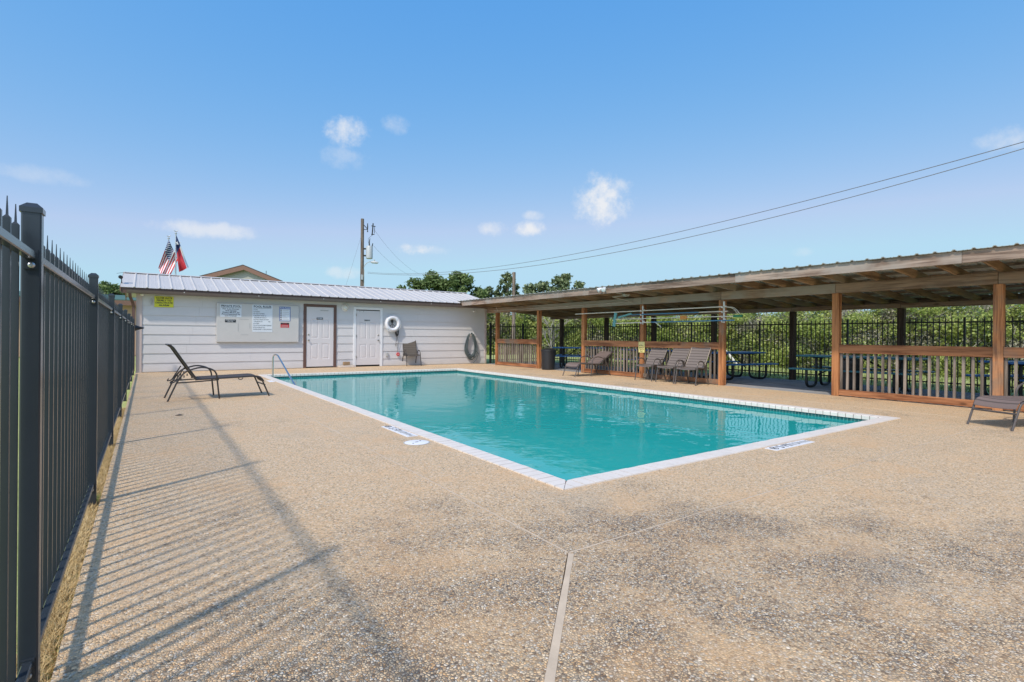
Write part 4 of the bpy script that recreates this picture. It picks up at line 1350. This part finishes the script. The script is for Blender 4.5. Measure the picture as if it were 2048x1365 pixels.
def chaise(label, loc, rotz, back_len, back_deg, frame, sling, L=1.585, arms=True, hx=.30):
    """rear feet at local x=0, foot end at x=L"""
    t = thing('chaise_lounge', label, 'chaise lounge', (0, 0, 0), 'sling chaise lounges')
    xs_, zs_ = .42, .345
    xe, ze = L - .26, .375
    bd = math.radians(back_deg)
    bx_, bz_ = xs_ - back_len * math.cos(bd), zs_ + back_len * math.sin(bd)
    r = .0135
    for s in (-1, 1):
        y = s * hx
        m = MB(); m.tube(rounded([(xs_ - .02, y, zs_ + .005), (xe, y, ze), (L - .14, y, ze - .03), (L, y, 0.0)], .14, 6), r, 8); m.build('foot_leg', frame, t, smooth=True)
        m = MB(); m.tube(rounded([(xs_ + .01, y, zs_), ((xs_ + bx_) / 2 + .012, y, (zs_ + bz_) / 2 - .006), (bx_ + .03, y, bz_ - .03), (bx_ - .035, y, bz_ + .008)], .10, 4), r, 8); m.build('back_rail', frame, t, smooth=True)
        if arms:
            m = MB(); m.tube(rounded([(.765, y * 1.06, 0), (.715, y * 1.06, .50), (.50, y * 1.06, .575), (.25, y * 1.06, .50), (.15, y * 1.06, .36), (0, y * 1.06, 0)], .10, 6), r, 8); m.build('arm_leg', frame, t, smooth=True)
        m = MB(); m.tube([(.12, y, .305), (xs_ + .05, y, zs_ - .028), (.76, y, .335)], .011, 8); m.build('side_rail', frame, t, smooth=True)
        if back_deg > 25:
            m = MB(); m.tube(rounded([(.06, y * .93, .345), (.03, y * .93, .30), (.10, y * .93, .315), (xs_ - .18, y * .93, zs_ + .22)], .03, 3), .010, 6)
            for q in range(4): m.box(.14 + q * .045, .155 + q * .045, y * .93 - .008, y * .93 + .008, .335 + q * .028, .375 + q * .028)
            m.build('back_support', frame, t, smooth=True)
        m = MB(); m.tube([(xe - .22 + .035 * math.cos(a), y, ze - .022 - .03 * math.sin(a)) for a in [k * math.pi / 8 for k in range(9)]], .008, 6); m.build('stack_loop', frame, t, smooth=True)
    for (x, z, nm) in ((L - .075, .21, 'cross_bar'), (.14, .325, 'cross_bar'), (bx_ - .03, bz_, 'cross_bar')):
        m = MB(); m.tube([(x, -hx, z), (x, hx, z)], .0125, 8); m.build(nm, frame, t, smooth=True)
    m = MB(); pts = [(xs_ + .01, zs_ + .012)] + [(xs_ + (xe - xs_) * k / 8, zs_ + (ze - zs_) * k / 8 + .014) for k in range(1, 9)]
    pts += [(xe + .06, ze + .008), (xe + .115, ze - .014), (xe + .155, ze - .055), (xe + .18, ze - .10)]
    ribbon(m, pts, hx - .012, bulge=.012); m.build('seat_sling', sling, t, smooth=True)
    m = MB(); pts = [(xs_ + .005 - (xs_ - bx_) * k / 8, zs_ + .014 + (bz_ - zs_) * k / 8 + .012 * math.sin(k / 8 * math.pi)) for k in range(9)]
    pts.append((bx_ - .035, bz_ + .012))
    ribbon(m, pts, hx - .012, bulge=.008); m.build('back_sling', sling, t, smooth=True)
    t.location = loc; t.rotation_euler = (0, 0, rotz)
    return t


chaise('dark chaise lounge with a raised back standing alone on the deck left of the pool', (.285, 10.78, 0), math.radians(2.5), .71, 58, M_FRAME_DARK, S_DARK)
chaise('brown sling chaise lounge with a half-raised back in front of the pavilion railing', (11.30, 11.30, 0), math.pi - math.radians(2), .66, 33, M_FRAME, S_BROWN, L=1.36, hx=.27)
ca = math.atan2(.21, -.49)
chaise('brown sling chaise lounge cut off by the right edge of the view', (9.045 - 1.585 * math.cos(ca), 2.015 - 1.585 * math.sin(ca), 0), ca, .7, 14, M_FRAME, S_BROWN, hx=.265)


def patio_chair(label, loc, rotz, frame, sling, recline=1.0, bz=.90):
    """faces local -y"""
    t = thing('patio_chair', label, 'patio chair', (0, 0, 0), 'high-backed sling patio chairs')
    hx, r = .265, .0145
    by = .34 + .10 * recline
    for s in (-1, 1):
        x = s * hx
        m = MB(); m.tube(rounded([(x * 1.05, -.26, 0), (x * 1.02, -.17, .50), (x * 1.02, -.08, .585), (x * 1.02, .08, .57), (x, .17, .40)], .09, 6), r, 8); m.build('arm_leg', frame, t, smooth=True)
        m = MB(); m.tube(rounded([(x, .05, .42), (x, .20, .36), (x * 1.02, .33, 0)], .08, 5), r, 8); m.build('rear_leg', frame, t, smooth=True)
        m = MB(); m.tube(rounded([(x * .97, -.24, .395), (x * .97, -.10, .415), (x * .97, .13, .395), (x * .97, (by + .13) / 2, .64), (x * .97, by, bz)], .10, 5), .0125, 8); m.build('side_rail', frame, t, smooth=True)
    for (y, z) in ((-.235, .385), (.19, .37)):
        m = MB(); m.tube([(-hx, y, z), (hx, y, z)], .0115, 8); m.build('cross_bar', frame, t, smooth=True)
    m = MB()
    pr = [(-.25, .385), (-.225, .412), (-.10, .418), (.03, .405), (.13, .405)]
    m2 = MB(); ribbon(m2, pr, hx - .02, bulge=.018)
    m.v = [(b_, a, c_) for a, b_, c_ in m2.v]; m.f = [tuple(reversed(f)) for f in m2.f]; m.mi = m2.mi
    m.build('seat_sling', sling, t, smooth=True)
    m = MB(); pr = [(.12 + (by - .12) * k / 8, .41 + (bz - .41) * k / 8) for k in range(9)]
    m2 = MB(); ribbon(m2, pr, hx - .02, bulge=.012)
    m.v = [(b_, a, c_) for a, b_, c_ in m2.v]; m.f = [tuple(reversed(f)) for f in m2.f]; m.mi = m2.mi
    m.build('back_sling', sling, t, smooth=True)
    t.location = loc; t.rotation_euler = (0, 0, rotz)
    return t


pc = patio_chair('taupe patio chair beside the post with the yellow sign, left of the row of three', (11.0, 9.30, 0), -math.pi / 2, M_FRAME, S_GREY)
copy_tree(pc, (10.95, 8.56, 0), -math.pi / 2 - .03, 'taupe patio chair between two others along the pavilion railing')
copy_tree(pc, (10.90, 7.93, 0), -math.pi / 2 + .07, 'taupe patio chair on the right of the row of three along the railing')
patio_chair('olive sling patio chair standing alone against the pool house wall', (8.17, 18.22, 0), math.radians(-4), M_FRAME_DARK, S_WALL, -.4, .95)


def picnic_table(label, loc, rotz, top, leg, L=1.9):
    """long axis local x"""
    t = thing('picnic_table', label, 'picnic table', (0, 0, 0), 'coated steel picnic tables under the pavilion')
    m = MB(); m.box(-L / 2, L / 2, -.38, .38, .715, .755); m.build('table_top', top, t, bevel=.014)
    for s in (-1, 1):
        m = MB(); m.box(-L / 2, L / 2, s * .66 - .13, s * .66 + .13, .425, .46); m.build('bench_seat', top, t, bevel=.012)
    for e in (-1, 1):
        x = e * (L / 2 - .36)
        for s in (-1, 1):
            m = MB(); m.tube(rounded([(x, s * .13, .715), (x, s * .13, .06), (x, s * .40, .035), (x, s * .68, .06), (x, s * .68, .425)], .13, 6), .030, 10); m.build('leg', leg, t, smooth=True)
        m = MB(); m.tube([(x, 0, .30), (e * .08, 0, .71)], .018, 8); m.build('brace', leg, t, smooth=True)
        m = MB(); m.tube([(x, -.30, .70), (x, .30, .70)], .022, 8); m.build('top_bearer', leg, t, smooth=True)
    t.location = loc; t.rotation_euler = (0, 0, rotz)
    return t


pt = picnic_table('blue picnic table right of the black bin near the pool house end', (13.0, 14.25, 0), math.radians(-50), M_BLUE, M_FENCE_DULL)
pt2 = copy_tree(pt, (13.15, 11.0, 0), math.radians(-75), 'blue picnic table behind the railing left of the yellow sign')
picnic_table('blue picnic table jutting right of the post at the open bay', (13.35, 8.45, 0), math.radians(-12), M_BLUE, M_FENCE_DULL)
picnic_table('long teal picnic table behind the near slatted railing', (13.15, 5.15, 0), math.radians(-86), M_TEAL, M_FENCE_DULL, L=2.4)
picnic_table('blue picnic table at the right edge beyond the nearest post', (13.6, 2.2, 0), math.radians(-40), M_BLUE, M_FENCE_DULL)


def bin_(label, c, r, h):
    t = thing('trash_can', label, 'trash can', c, 'dark round trash cans')
    m = MB(); m.lathe(c, [(r * .88, 0), (r * .97, h * .6), (r, h - .05), (r * 1.03, h - .045), (r * 1.03, h)], 24); m.build('can', M_BLACK, t, smooth=True)
    m = MB(); m.lathe((c[0], c[1], c[2] + h - .02), [(r * 1.06, 0), (r * 1.05, .05), (r * .7, .085), (r * .3, .095)], 24); m.build('liner', M_BLACK, t, smooth=True)


bin_('round dark trash can beside the post in the open bay by the blue table', (11.32, 13.98, 0.0), .245, .66)
bin_('round dark trash can standing behind the near slatted railing', (12.75, 5.22, 0.0), .29, .64)

# ------------------------------------------------------------------ beyond the enclosure
def at(d, px, py):
    """point d metres along the view axis (used for the far skyline only)"""
    dx, dy = px - 1024, py - HY
    u, v = dx * cr + dy * sr, -dx * sr + dy * cr
    return Vector((0, 0, H)) + (fw * F_PX + rt * u - up * v) * (d / F_PX)


# flags
def flag_pole(label, x, y, ztop):
    t = thing('flagpole', label, 'flagpole', (x, y, 0), 'flagpoles behind the pool house')
    m = MB(); m.tube([(x, y, 0), (x, y, ztop)], [.05, .03], 10); m.build('pole', M_ALU, t, smooth=True)
    m = MB(); m.lathe((x, y, ztop + .03), [(.01, -.05), (.05, -.03), (.06, 0), (.05, .03), (.01, .05)], 12); m.build('ball', M_ALU, t, smooth=True)
    m = MB(); m.tube([(x - .09, y, ztop + .20), (x - .03, y, ztop + .13), (x + .03, y, ztop + .14), (x + .09, y, ztop + .21)], [.008, .03, .03, .012], 8); m.tube([(x, y, ztop + .05), (x, y, ztop + .14)], .01, 6); m.build('finial', M_ALU, t, smooth=True)


flag_pole('shorter flagpole carrying the striped flag behind the pool house', 1.02, 35.9, 6.55)
flag_pole('taller flagpole carrying the single star flag behind the pool house', 1.36, 35.7, 6.85)


def flag(name, label, P, nu, nv, colour, mats):
    V = np.array([P(i / nu, j / nv) for j in range(nv + 1) for i in range(nu + 1)])
    Fq, mi = [], []
    for j in range(nv):
        for i in range(nu):
            a = j * (nu + 1) + i
            Fq.append((a, a + 1, a + nu + 2, a + nu + 1)); mi.append(colour((i + .5) / nu, (j + .5) / nv))
    o = fast_mesh(name, V, np.array(Fq), mats, mi=mi, smooth=True)
    return o


def P_us(u, v):
    x = 1.02 - u * 1.75 * .27 + v * 1.35 * .34 * (1 - .35 * u)
    z = 6.50 - u * 1.75 * .93 - v * 1.35 * .82
    y = 35.8 - .10 * math.sin(u * 5 + v * 6) * (u + v * .6) - .06 * math.sin(v * 13 + u * 3)
    return (x, y, z)


def col_us(u, v):
    s = int(v * 13)
    if u < .4 and s < 7: return 2
    return 0 if s % 2 == 0 else 1


us = flag('striped_flag', 'drooping stars and stripes flag on the shorter pole', P_us, 40, 26, col_us, [M_FGRED, M_FGWH, M_FGBL])
tag(us, 'drooping stars and stripes flag on the shorter pole', 'flag', 'flags above the pool house roof')
m = MB()
for r_ in range(9):
    for c_ in range(6 if r_ % 2 == 0 else 5):
        u = (.4 / 12) * (1 + 2 * c_ + (r_ % 2)); v = (7 / 13 / 10) * (r_ + 1)
        p = Vector(P_us(u, v)); p.y -= .012
        pts = []
        for k in range(10):
            a = math.pi / 2 + k * math.pi / 5; rr = .034 if k % 2 == 0 else .016
            pts.append((p.x + rr * math.cos(a), p.y, p.z + rr * math.sin(a)))
        m._add(pts, [tuple(range(10))])
o = m.build('star', M_FGWH, us, kind='stuff')


def P_tx(u, v):
    v = v * .45 if v < .5 else .225 + (v - .5) * 1.55
    x = 1.38 + u * 1.9 * (.09 + .24 * (1 - v)) - v * .03
    z = 6.78 - u * 1.9 * .95 - v * .55 * (1 - .4 * u)
    y = 35.62 - .09 * math.sin(u * 6 + v * 8) * (u + .3) - .05 * math.sin(v * 9)
    return (x, y, z)


tx = flag('star_flag', '', P_tx, 36, 20, lambda u, v: 2 if u < .34 else (1 if v < .5 else 0), [M_FGRED, M_FGWH, M_FGBL])
tag(tx, 'drooping single star flag of blue, white and red on the taller pole', 'flag', 'flags above the pool house roof')
m = MB(); p = Vector(P_tx(.17, .55)); p.y -= .02; pts = []
for k in range(10):
    a = math.pi / 2 + k * math.pi / 5; rr = .17 if k % 2 == 0 else .07
    pts.append((p.x + rr * math.cos(a), p.y, p.z + rr * math.sin(a)))
m._add(pts, [tuple(range(10))]); m.build('star', M_FGWH, tx)

# gabled house behind
hg = thing('gabled_house', 'house with a brown trimmed gable rising behind the pool house roof', 'house', (6.0, 45, 0))
Lp, Rp, Ap = Vector((3.30, 46.5, 5.53)), Vector((8.55, 42.83, 5.19)), Vector((6.04, 44.6, 6.42))
dep = Vector((.125, .992, 0))


def sh(p, k, dz=0): return p + dep * k + Vector((0, 0, dz))


m = MB(); q0, q1, q2 = Lp.lerp(Rp, .1), Lp.lerp(Rp, .9), Ap
m.extrude([sh(Vector((q0.x, q0.y, 0)), .4), sh(Vector((q1.x, q1.y, 0)), .4), sh(q1, .4, -.16), sh(q2, .4, -.25), sh(q0, .4, -.16)], dep * 9); m.build('wall', M_GABLE, hg)
for a_, c_ in ((Lp, Ap), (Ap, Rp)):
    m = MB(); m.hexa([sh(a_, 0, -.10), sh(c_, 0, -.10), sh(c_, 10, -.10), sh(a_, 10, -.10), sh(a_, 0, .02), sh(c_, 0, .02), sh(c_, 10, .02), sh(a_, 10, .02)]); m.build('roof', M_SHINGLE, hg)
    m = MB(); m.hexa([sh(a_, -.03, -.36), sh(c_, -.03, -.40), sh(c_, .05, -.40), sh(a_, .05, -.36), sh(a_, -.03, -.06), sh(c_, -.03, -.06), sh(c_, .05, -.06), sh(a_, .05, -.06)]); m.build('barge_board', M_GBROWN, hg)
    m = MB(); m.hexa([sh(a_, .05, -.30), sh(c_, .05, -.34), sh(c_, .42, -.34), sh(a_, .42, -.30), sh(a_, .05, -.12), sh(c_, .05, -.12), sh(c_, .42, -.12), sh(a_, .42, -.12)]); m.build('soffit', M_GBROWN, hg)
m = MB(); m.tube([(7.6, 44.2, 5.3), (7.6, 44.2, 6.05)], .02, 6); m.build('vent_pipe', M_DARK, hg)

lb = thing('tan_building', 'tan building with brown eaves and a green roof beyond the left fence', 'building', (-3.5, 33, 0))
m = MB(); m.box(-7.5, .3, 32.6, 38, 0, 2.75); m.build('wall', M_TAN, lb)
m = MB(); m.hexa([(-8, 32.1, 2.72), (.6, 32.1, 2.72), (.6, 35.3, 3.12), (-8, 35.3, 3.12), (-8, 32.1, 2.78), (.6, 32.1, 2.78), (.6, 35.3, 3.18), (-8, 35.3, 3.18)]); m.build('roof', M_GREENROOF, lb)
m = MB(); m.box(-8, .6, 32.08, 32.12, 2.5, 2.74); m.build('fascia', M_GBROWN, lb)

# utility poles
up1 = thing('utility_pole', 'tall wooden utility pole with a transformer behind the pool house roof', 'utility pole', (14.18, 41.34, -1), 'wooden utility poles')
X, Y = 14.18, 41.34
m = MB(); m.tube([(X + .02, Y, -1), (X, Y, 10.46)], [.16, .125], 12); m.build('pole', W_POLE, up1, smooth=True)
rv = Vector((.819, -.574, 0))
c0 = Vector((X, Y, 0))


def rp(a, z): return c0 + rv * a + Vector((0, 0, z))


m = MB(); m.tube([rp(.13, 9.95), rp(.40, 9.65)], .03, 6); m.tube([rp(.13, 9.6), rp(.40, 9.6)], .025, 6); m.tube([rp(.42, 9.4), rp(.42, 9.55), rp(.42, 9.8), rp(.42, 10.1)], [.05, .03, .05, .03], 8); m.build('top_bracket', M_FENCE_DULL, up1)
m = MB(); m.tube([rp(.78, 9.15), rp(.82, 9.5), rp(.86, 10.1)], .05, 8); m.tube([rp(.98, 9.3), rp(.98, 9.9)], .02, 6); m.tube([rp(.72, 9.9), rp(1.05, 9.85)], .03, 6); m.tube([rp(.72, 9.2), rp(.98, 9.22)], .03, 6); m.build('fuse_cutout', M_FENCE_DULL, up1)
m = MB(); cc = rp(.58, 7.25); m.lathe(cc, [(.22, 0), (.26, .04), (.26, .95), (.22, 1.02), (.06, 1.05)], 18); tf = m.build('transformer', M_GRAN, up1, smooth=True)
m = MB(); m.tube([rp(.58, 8.25), rp(.56, 8.55), rp(.62, 8.9)], [.06, .045, .02], 8); m.tube([rp(.78, 8.2), rp(.85, 8.5)], [.05, .03], 8); m.build('bushing', M_FENCE_DULL, tf, smooth=True)
m = MB(); m.tube([rp(.80, 9.15), rp(.5, 8.9), rp(.48, 8.6), rp(.60, 8.3)], .012, 5); m.build('jumper_wire', M_FENCE_DULL, up1)
m = MB(); m.beam(rp(.12, 7.5), rp(.34, 7.5), .06, .12); m.beam(rp(.12, 8.05), rp(.34, 8.05), .06, .12); m.build('mount', M_FENCE_DULL, up1)
m = MB(); m.tube(rounded([rp(.12, 6.55), rp(.25, 6.8), rp(.5, 7.0), rp(.75, 7.0)], .2, 4), .03, 8); sl = m.build('lamp_arm', M_GRAN, up1, smooth=True)
m = MB(); m.tube([rp(.70, 7.0), rp(.8, 6.98), rp(1.2, 6.95), rp(1.32, 6.95)], [.05, .10, .10, .03], 10); m.tube([rp(.98, 7.05), rp(.98, 7.2)], .05, 8); m.build('lamp_head', M_GRAN, sl, smooth=True)
m = MB(); m.box(X - .12, X + .02, Y - .22, Y - .12, 5.55, 5.95); m.build('meter_box', M_GRAN, up1)
m = MB(); m.tube([rp(.15, 4.0), rp(.15, 6.4)], .03, 6); m.build('riser_pipe', M_CONDUIT, up1)
up2 = MB(); up2.tube([(25.92, 36.79, -2.2), (25.92, 36.79, 6.63)], [.17, .14], 10)
tag(up2.build('utility_pole', W_POLE, smooth=True), 'plain wooden pole without fittings among the trees right of the pool house', 'utility pole', 'wooden utility poles')


def wire(label, a, b_, sag, r):
    a, b_ = Vector(a), Vector(b_)
    m = MB(); m.tube([a.lerp(b_, t) - Vector((0, 0, sag * 4 * t * (1 - t))) for t in np.linspace(0, 1, 49)], r, 5)
    tag(m.build('power_line', M_WIRE, smooth=True), label, 'wire', 'overhead wires')


S1 = rp(.45, 6.15)
wire('upper of the two long wires sweeping up to the right over the pavilion', S1 + Vector((0, 0, .03)), Vector((16.1, .94, 5.79)) + (Vector((16.1, .94, 5.79)) - S1) * .0, 1.2, .010)
wire('lower of the two long wires sweeping up to the right over the pavilion', S1 + Vector((0, 0, -.06)), (22.54, 1.31, 7.54), 1.6, .013)
wire('thin guy wire slanting down to the left from the utility pole', rp(-.05, 9.2), at(40, 683, 600), .0, .007)
wire('upper thin wire falling right from the pole top to the trees', rp(.95, 9.6), at(55, 838, 548), .5, .007)
wire('lower thin wire falling right from the transformer to the trees', rp(.9, 8.3), at(55, 822, 552), .3, .007)


m = MB(); m._add([(.33, 8.62, .004), (.40, 8.60, .012), (.44, 8.64, .005), (.39, 8.67, .018)], [(0, 1, 2, 3)]); m._add([(.33, 8.62, .001), (.40, 8.60, .009), (.44, 8.64, .002), (.39, 8.67, .015)], [(3, 2, 1, 0)])
tag(m.build('dead_leaf', M_BARK), 'single dark dead leaf lying on the deck beside the left fence', 'leaf')


# ---- trees
def leaf_quads(C, size, rng, flat=.35):
    n = len(C)
    nrm = rng.normal(size=(n, 3)); nrm[:, 2] = np.abs(nrm[:, 2]) + flat
    nrm /= np.linalg.norm(nrm, axis=1, keepdims=True)
    t = rng.normal(size=(n, 3)); t -= nrm * np.sum(t * nrm, 1, keepdims=True); t /= np.linalg.norm(t, axis=1, keepdims=True)
    b_ = np.cross(nrm, t)
    s = size * rng.uniform(.55, 1.35, (n, 1))
    V = np.stack([C - t * s, C + b_ * s * .55 + nrm * s * .12, C + t * s, C - b_ * s * .55 + nrm * s * .12], 1).reshape(-1, 3)
    return V, np.arange(4 * n).reshape(-1, 4)


def blob_points(blobs, n, rng, shell=.5):
    w_ = np.array([b[3] * b[4] + b[4] * b[5] + b[3] * b[5] for b in blobs]); w_ = w_ / w_.sum()
    k = rng.choice(len(blobs), n, p=w_)
    B = np.array(blobs)[k]
    d = rng.normal(size=(n, 3)); d /= np.linalg.norm(d, axis=1, keepdims=True)
    r = rng.uniform(shell ** 2, 1.0, (n, 1)) ** .5 * rng.uniform(.65, 1.42, (n, 1))
    return B[:, :3] + d * r * B[:, 3:6]


def tree(label, x, y, z0, h, spread, leafmat, n, size, seed, group, crown_base=.25, lean=0.0, nb=64):
    rng = np.random.default_rng(seed)
    t = thing('tree', label, 'tree', (x, y, z0), group)
    m = MB()
    top = Vector((x + lean, y, z0 + h * .75))
    m.tube([(x, y, z0), (x + lean * .3, y, z0 + h * .3), (x + lean * .7, y, z0 + h * .55), tuple(top)], [h * .035, h * .028, h * .018, h * .008], 8)
    blobs = []
    for k in range(nb):
        a = rng.uniform(0, 2 * np.pi); f = rng.uniform(.0, 1)
        zc = z0 + h * (crown_base + (1 - crown_base) * (f * .86 + .04))
        rad = spread * math.sqrt(max(.03, 1 - (2 * f - .9) ** 2 * .85)) * math.sqrt(rng.uniform(.0, 1.0))
        cx, cy = x + lean * f + rad * math.cos(a), y + rad * math.sin(a)
        rr = spread * rng.uniform(.11, .25)
        blobs.append((cx, cy, zc, rr, rr, rr * rng.uniform(.6, .9)))
        if k < 10:
            m.tube([(x + lean * .5, y, z0 + h * (.25 + .3 * f)), ((x + cx) / 2, (y + cy) / 2, zc - h * .08), (cx, cy, zc)], [h * .014, h * .009, h * .004], 6)
    m.build('trunk', M_BARK, t, smooth=True)
    V, Fq = leaf_quads(blob_points(blobs, n, rng), size, rng)
    fast_mesh('crown', V, Fq, leafmat, t)
    return t


GT = 'trees beyond the pool house'


def skyline_tree(label, px, pytop, d, spread, mat, n, size, seed, **kw):
    p = at(d, px, pytop)
    return tree(label, p.x, p.y, -1.2, p.z + 1.2, spread, mat, n, size, seed, GT, **kw)


skyline_tree('low leafy tree on the left of the trees above the pool house roof', 803, 566, 48, 1.7, L_OAK, 4200, .15, 21)
skyline_tree('broad round-topped oak right of the utility pole', 862, 538, 48, 3.1, L_OAK, 11500, .16, 22)
skyline_tree('dense oak sloping down to the right beside the pavilion roof end', 917, 539, 47, 2.6, L_OAK, 9000, .16, 23)
skyline_tree('small sparse tree left of the plain wooden pole', 975, 566, 50, 1.6, L_CEDAR, 2600, .15, 24)
skyline_tree('slender taller tree beside the plain wooden pole', 1014, 536, 50, 1.5, L_CEDAR, 3900, .15, 25)
skyline_tree('mid-height loose tree just right of the plain wooden pole', 1080, 556, 50, 2.4, L_CEDAR, 4600, .16, 26)
skyline_tree('tall rounded tree farthest right above the pavilion roof', 1130, 540, 50, 2.3, L_CEDAR, 6000, .16, 27)
skyline_tree('dark distant tree above the green roof beyond the left fence', 222, 562, 62, 2.6, L_OAK, 8000, .2, 28)

# thicket behind the rear fence
rng = np.random.default_rng(5)
blobs = []; dry = []
def ridge(s):
    """thicket line: runs along the lawn then bends round behind the pool house"""
    return (46.0 + 1.5 * math.sin(s * .21), s) if s < 28 else (46.0 + 1.5 * math.sin(28 * .21) - (s - 28) * .80, 28 + (s - 28) * .5)


s_ = -4.0
while s_ < 58:
    for row in (0, 1):
        hmax = 2.85 + .4 * row - (.5 if s_ > 30 else 0) + (.35 if s_ < 20 else 0) + .55 * math.sin(s_ * .9 + row) + .4 * math.sin(s_ * 2.3 + 1) + max(0, (s_ - 12) * .018) + rng.uniform(-.25, .25)
        z = -2.2
        while z < hmax:
            x, y = ridge(s_ + rng.uniform(-.5, .5))
            r = rng.uniform(.6, 1.15)
            (dry if rng.random() < .24 else blobs).append((x + row * 2.2 + rng.uniform(-.8, .8), y, z + rng.uniform(-.2, .2), r, r, r * rng.uniform(.6, .9)))
            z += .62
    s_ += .8
V, Fq = leaf_quads(blob_points(blobs, 400000, rng, .4), .105, rng)
fast_mesh('thicket', V, Fq, L_BRUSH, kind='stuff')
cb = [b for b in blobs if rng.random() < .3]
V, Fq = leaf_quads(blob_points(cb, 60000, rng, .3), .11, rng)
fast_mesh('cedar_thicket', V, Fq, L_CEDAR, kind='stuff')
V, Fq = leaf_quads(blob_points(dry, 130000, rng, .3), .10, rng)
fast_mesh('dry_thicket', V, Fq, L_DRY, kind='stuff')
# bare twigs
n = 9000
D_ = np.array(dry + blobs[::5])
k = rng.integers(0, len(D_), n)
A = D_[k, :3] + rng.normal(size=(n, 3)) * D_[k, 3:6] * .45
dd = rng.normal(size=(n, 3)); dd[:, 2] = np.abs(dd[:, 2]) + .4; dd /= np.linalg.norm(dd, axis=1, keepdims=True)
B_ = A + dd * rng.uniform(.4, 1.3, (n, 1))
sd_ = np.cross(dd, rng.normal(size=(n, 3))); sd_ /= np.linalg.norm(sd_, axis=1, keepdims=True)
e2 = np.cross(dd, sd_)
wdt = rng.uniform(.012, .03, (n, 1))
V = np.stack([A + sd_ * wdt, A - sd_ * wdt * .5 + e2 * wdt * .87, A - sd_ * wdt * .5 - e2 * wdt * .87, B_], 1).reshape(-1, 3)
o4 = np.arange(0, 4 * n, 4)[:, None]
Fq = np.concatenate([o4 + np.array([[0, 1, 3]]), o4 + np.array([[1, 2, 3]]), o4 + np.array([[2, 0, 3]])])
fast_mesh('bare_twigs', V, Fq, M_TWIG, kind='stuff')


def dead_tree(label, x, y, z0, h, seed):
    rng = random.Random(seed)
    t = thing('dead_tree', label, 'tree', (x, y, z0))
    m = MB(); m.tube([(x, y, z0), (x + .1, y, z0 + h * .4), (x - .05, y + .1, z0 + h * .7)], [.09, .06, .03], 7); m.build('trunk', M_TWIG, t, smooth=True)
    m = MB()
    def grow(p, d, l, r, lev):
        q = p + d * l
        m.tube([p, p.lerp(q, .5) + Vector((rng.uniform(-.05, .05), rng.uniform(-.05, .05), .03)) * l, q], [r, r * .8, r * .5], 4)
        if lev:
            for _ in range(3):
                nd = (d + Vector((rng.uniform(-.9, .9), rng.uniform(-.9, .9), rng.uniform(-.3, .6)))).normalized()
                grow(p.lerp(q, rng.uniform(.5, 1)), nd, l * rng.uniform(.55, .8), r * .6, lev - 1)
    for k in range(9):
        grow(Vector((x, y, z0 + h * rng.uniform(.3, .68))), Vector((rng.uniform(-1, 1), rng.uniform(-1, 1), rng.uniform(.3, 1))).normalized(), h * .2, .03, 3)
    m.build('branches', M_TWIG, t)


dead_tree('pale leafless tree beyond the fence above the first picnic table', 20.6, 25.3, -1.2, 4.3, 3)
m = MB(); m.tube([(23.2, 15.3, .9), (23.6, 14.9, .2), (23.9, 14.4, -.6)], [.05, .07, .08], 7); m.tube([(23.9, 14.4, -.6), (24.0, 14.3, -2.1)], .07, 7)
tag(m.build('fallen_trunk', M_POLEW, smooth=True), 'pale leaning dead trunk beyond the rear fence at the open bay', 'trunk')

# turn the lettering into plain meshes
bpy.context.view_layer.update()
dg = bpy.context.evaluated_depsgraph_get()
for o in [o for o in SC.objects if o.type == 'FONT']:
    me = bpy.data.meshes.new_from_object(o.evaluated_get(dg))
    q = bpy.data.objects.new('lettering', me)
    COL.objects.link(q); q.parent = o.parent; q.matrix_local = o.matrix_local.copy()
    q.location = o.location; q.rotation_euler = o.rotation_euler; q.scale = o.scale
    bpy.data.objects.remove(o)
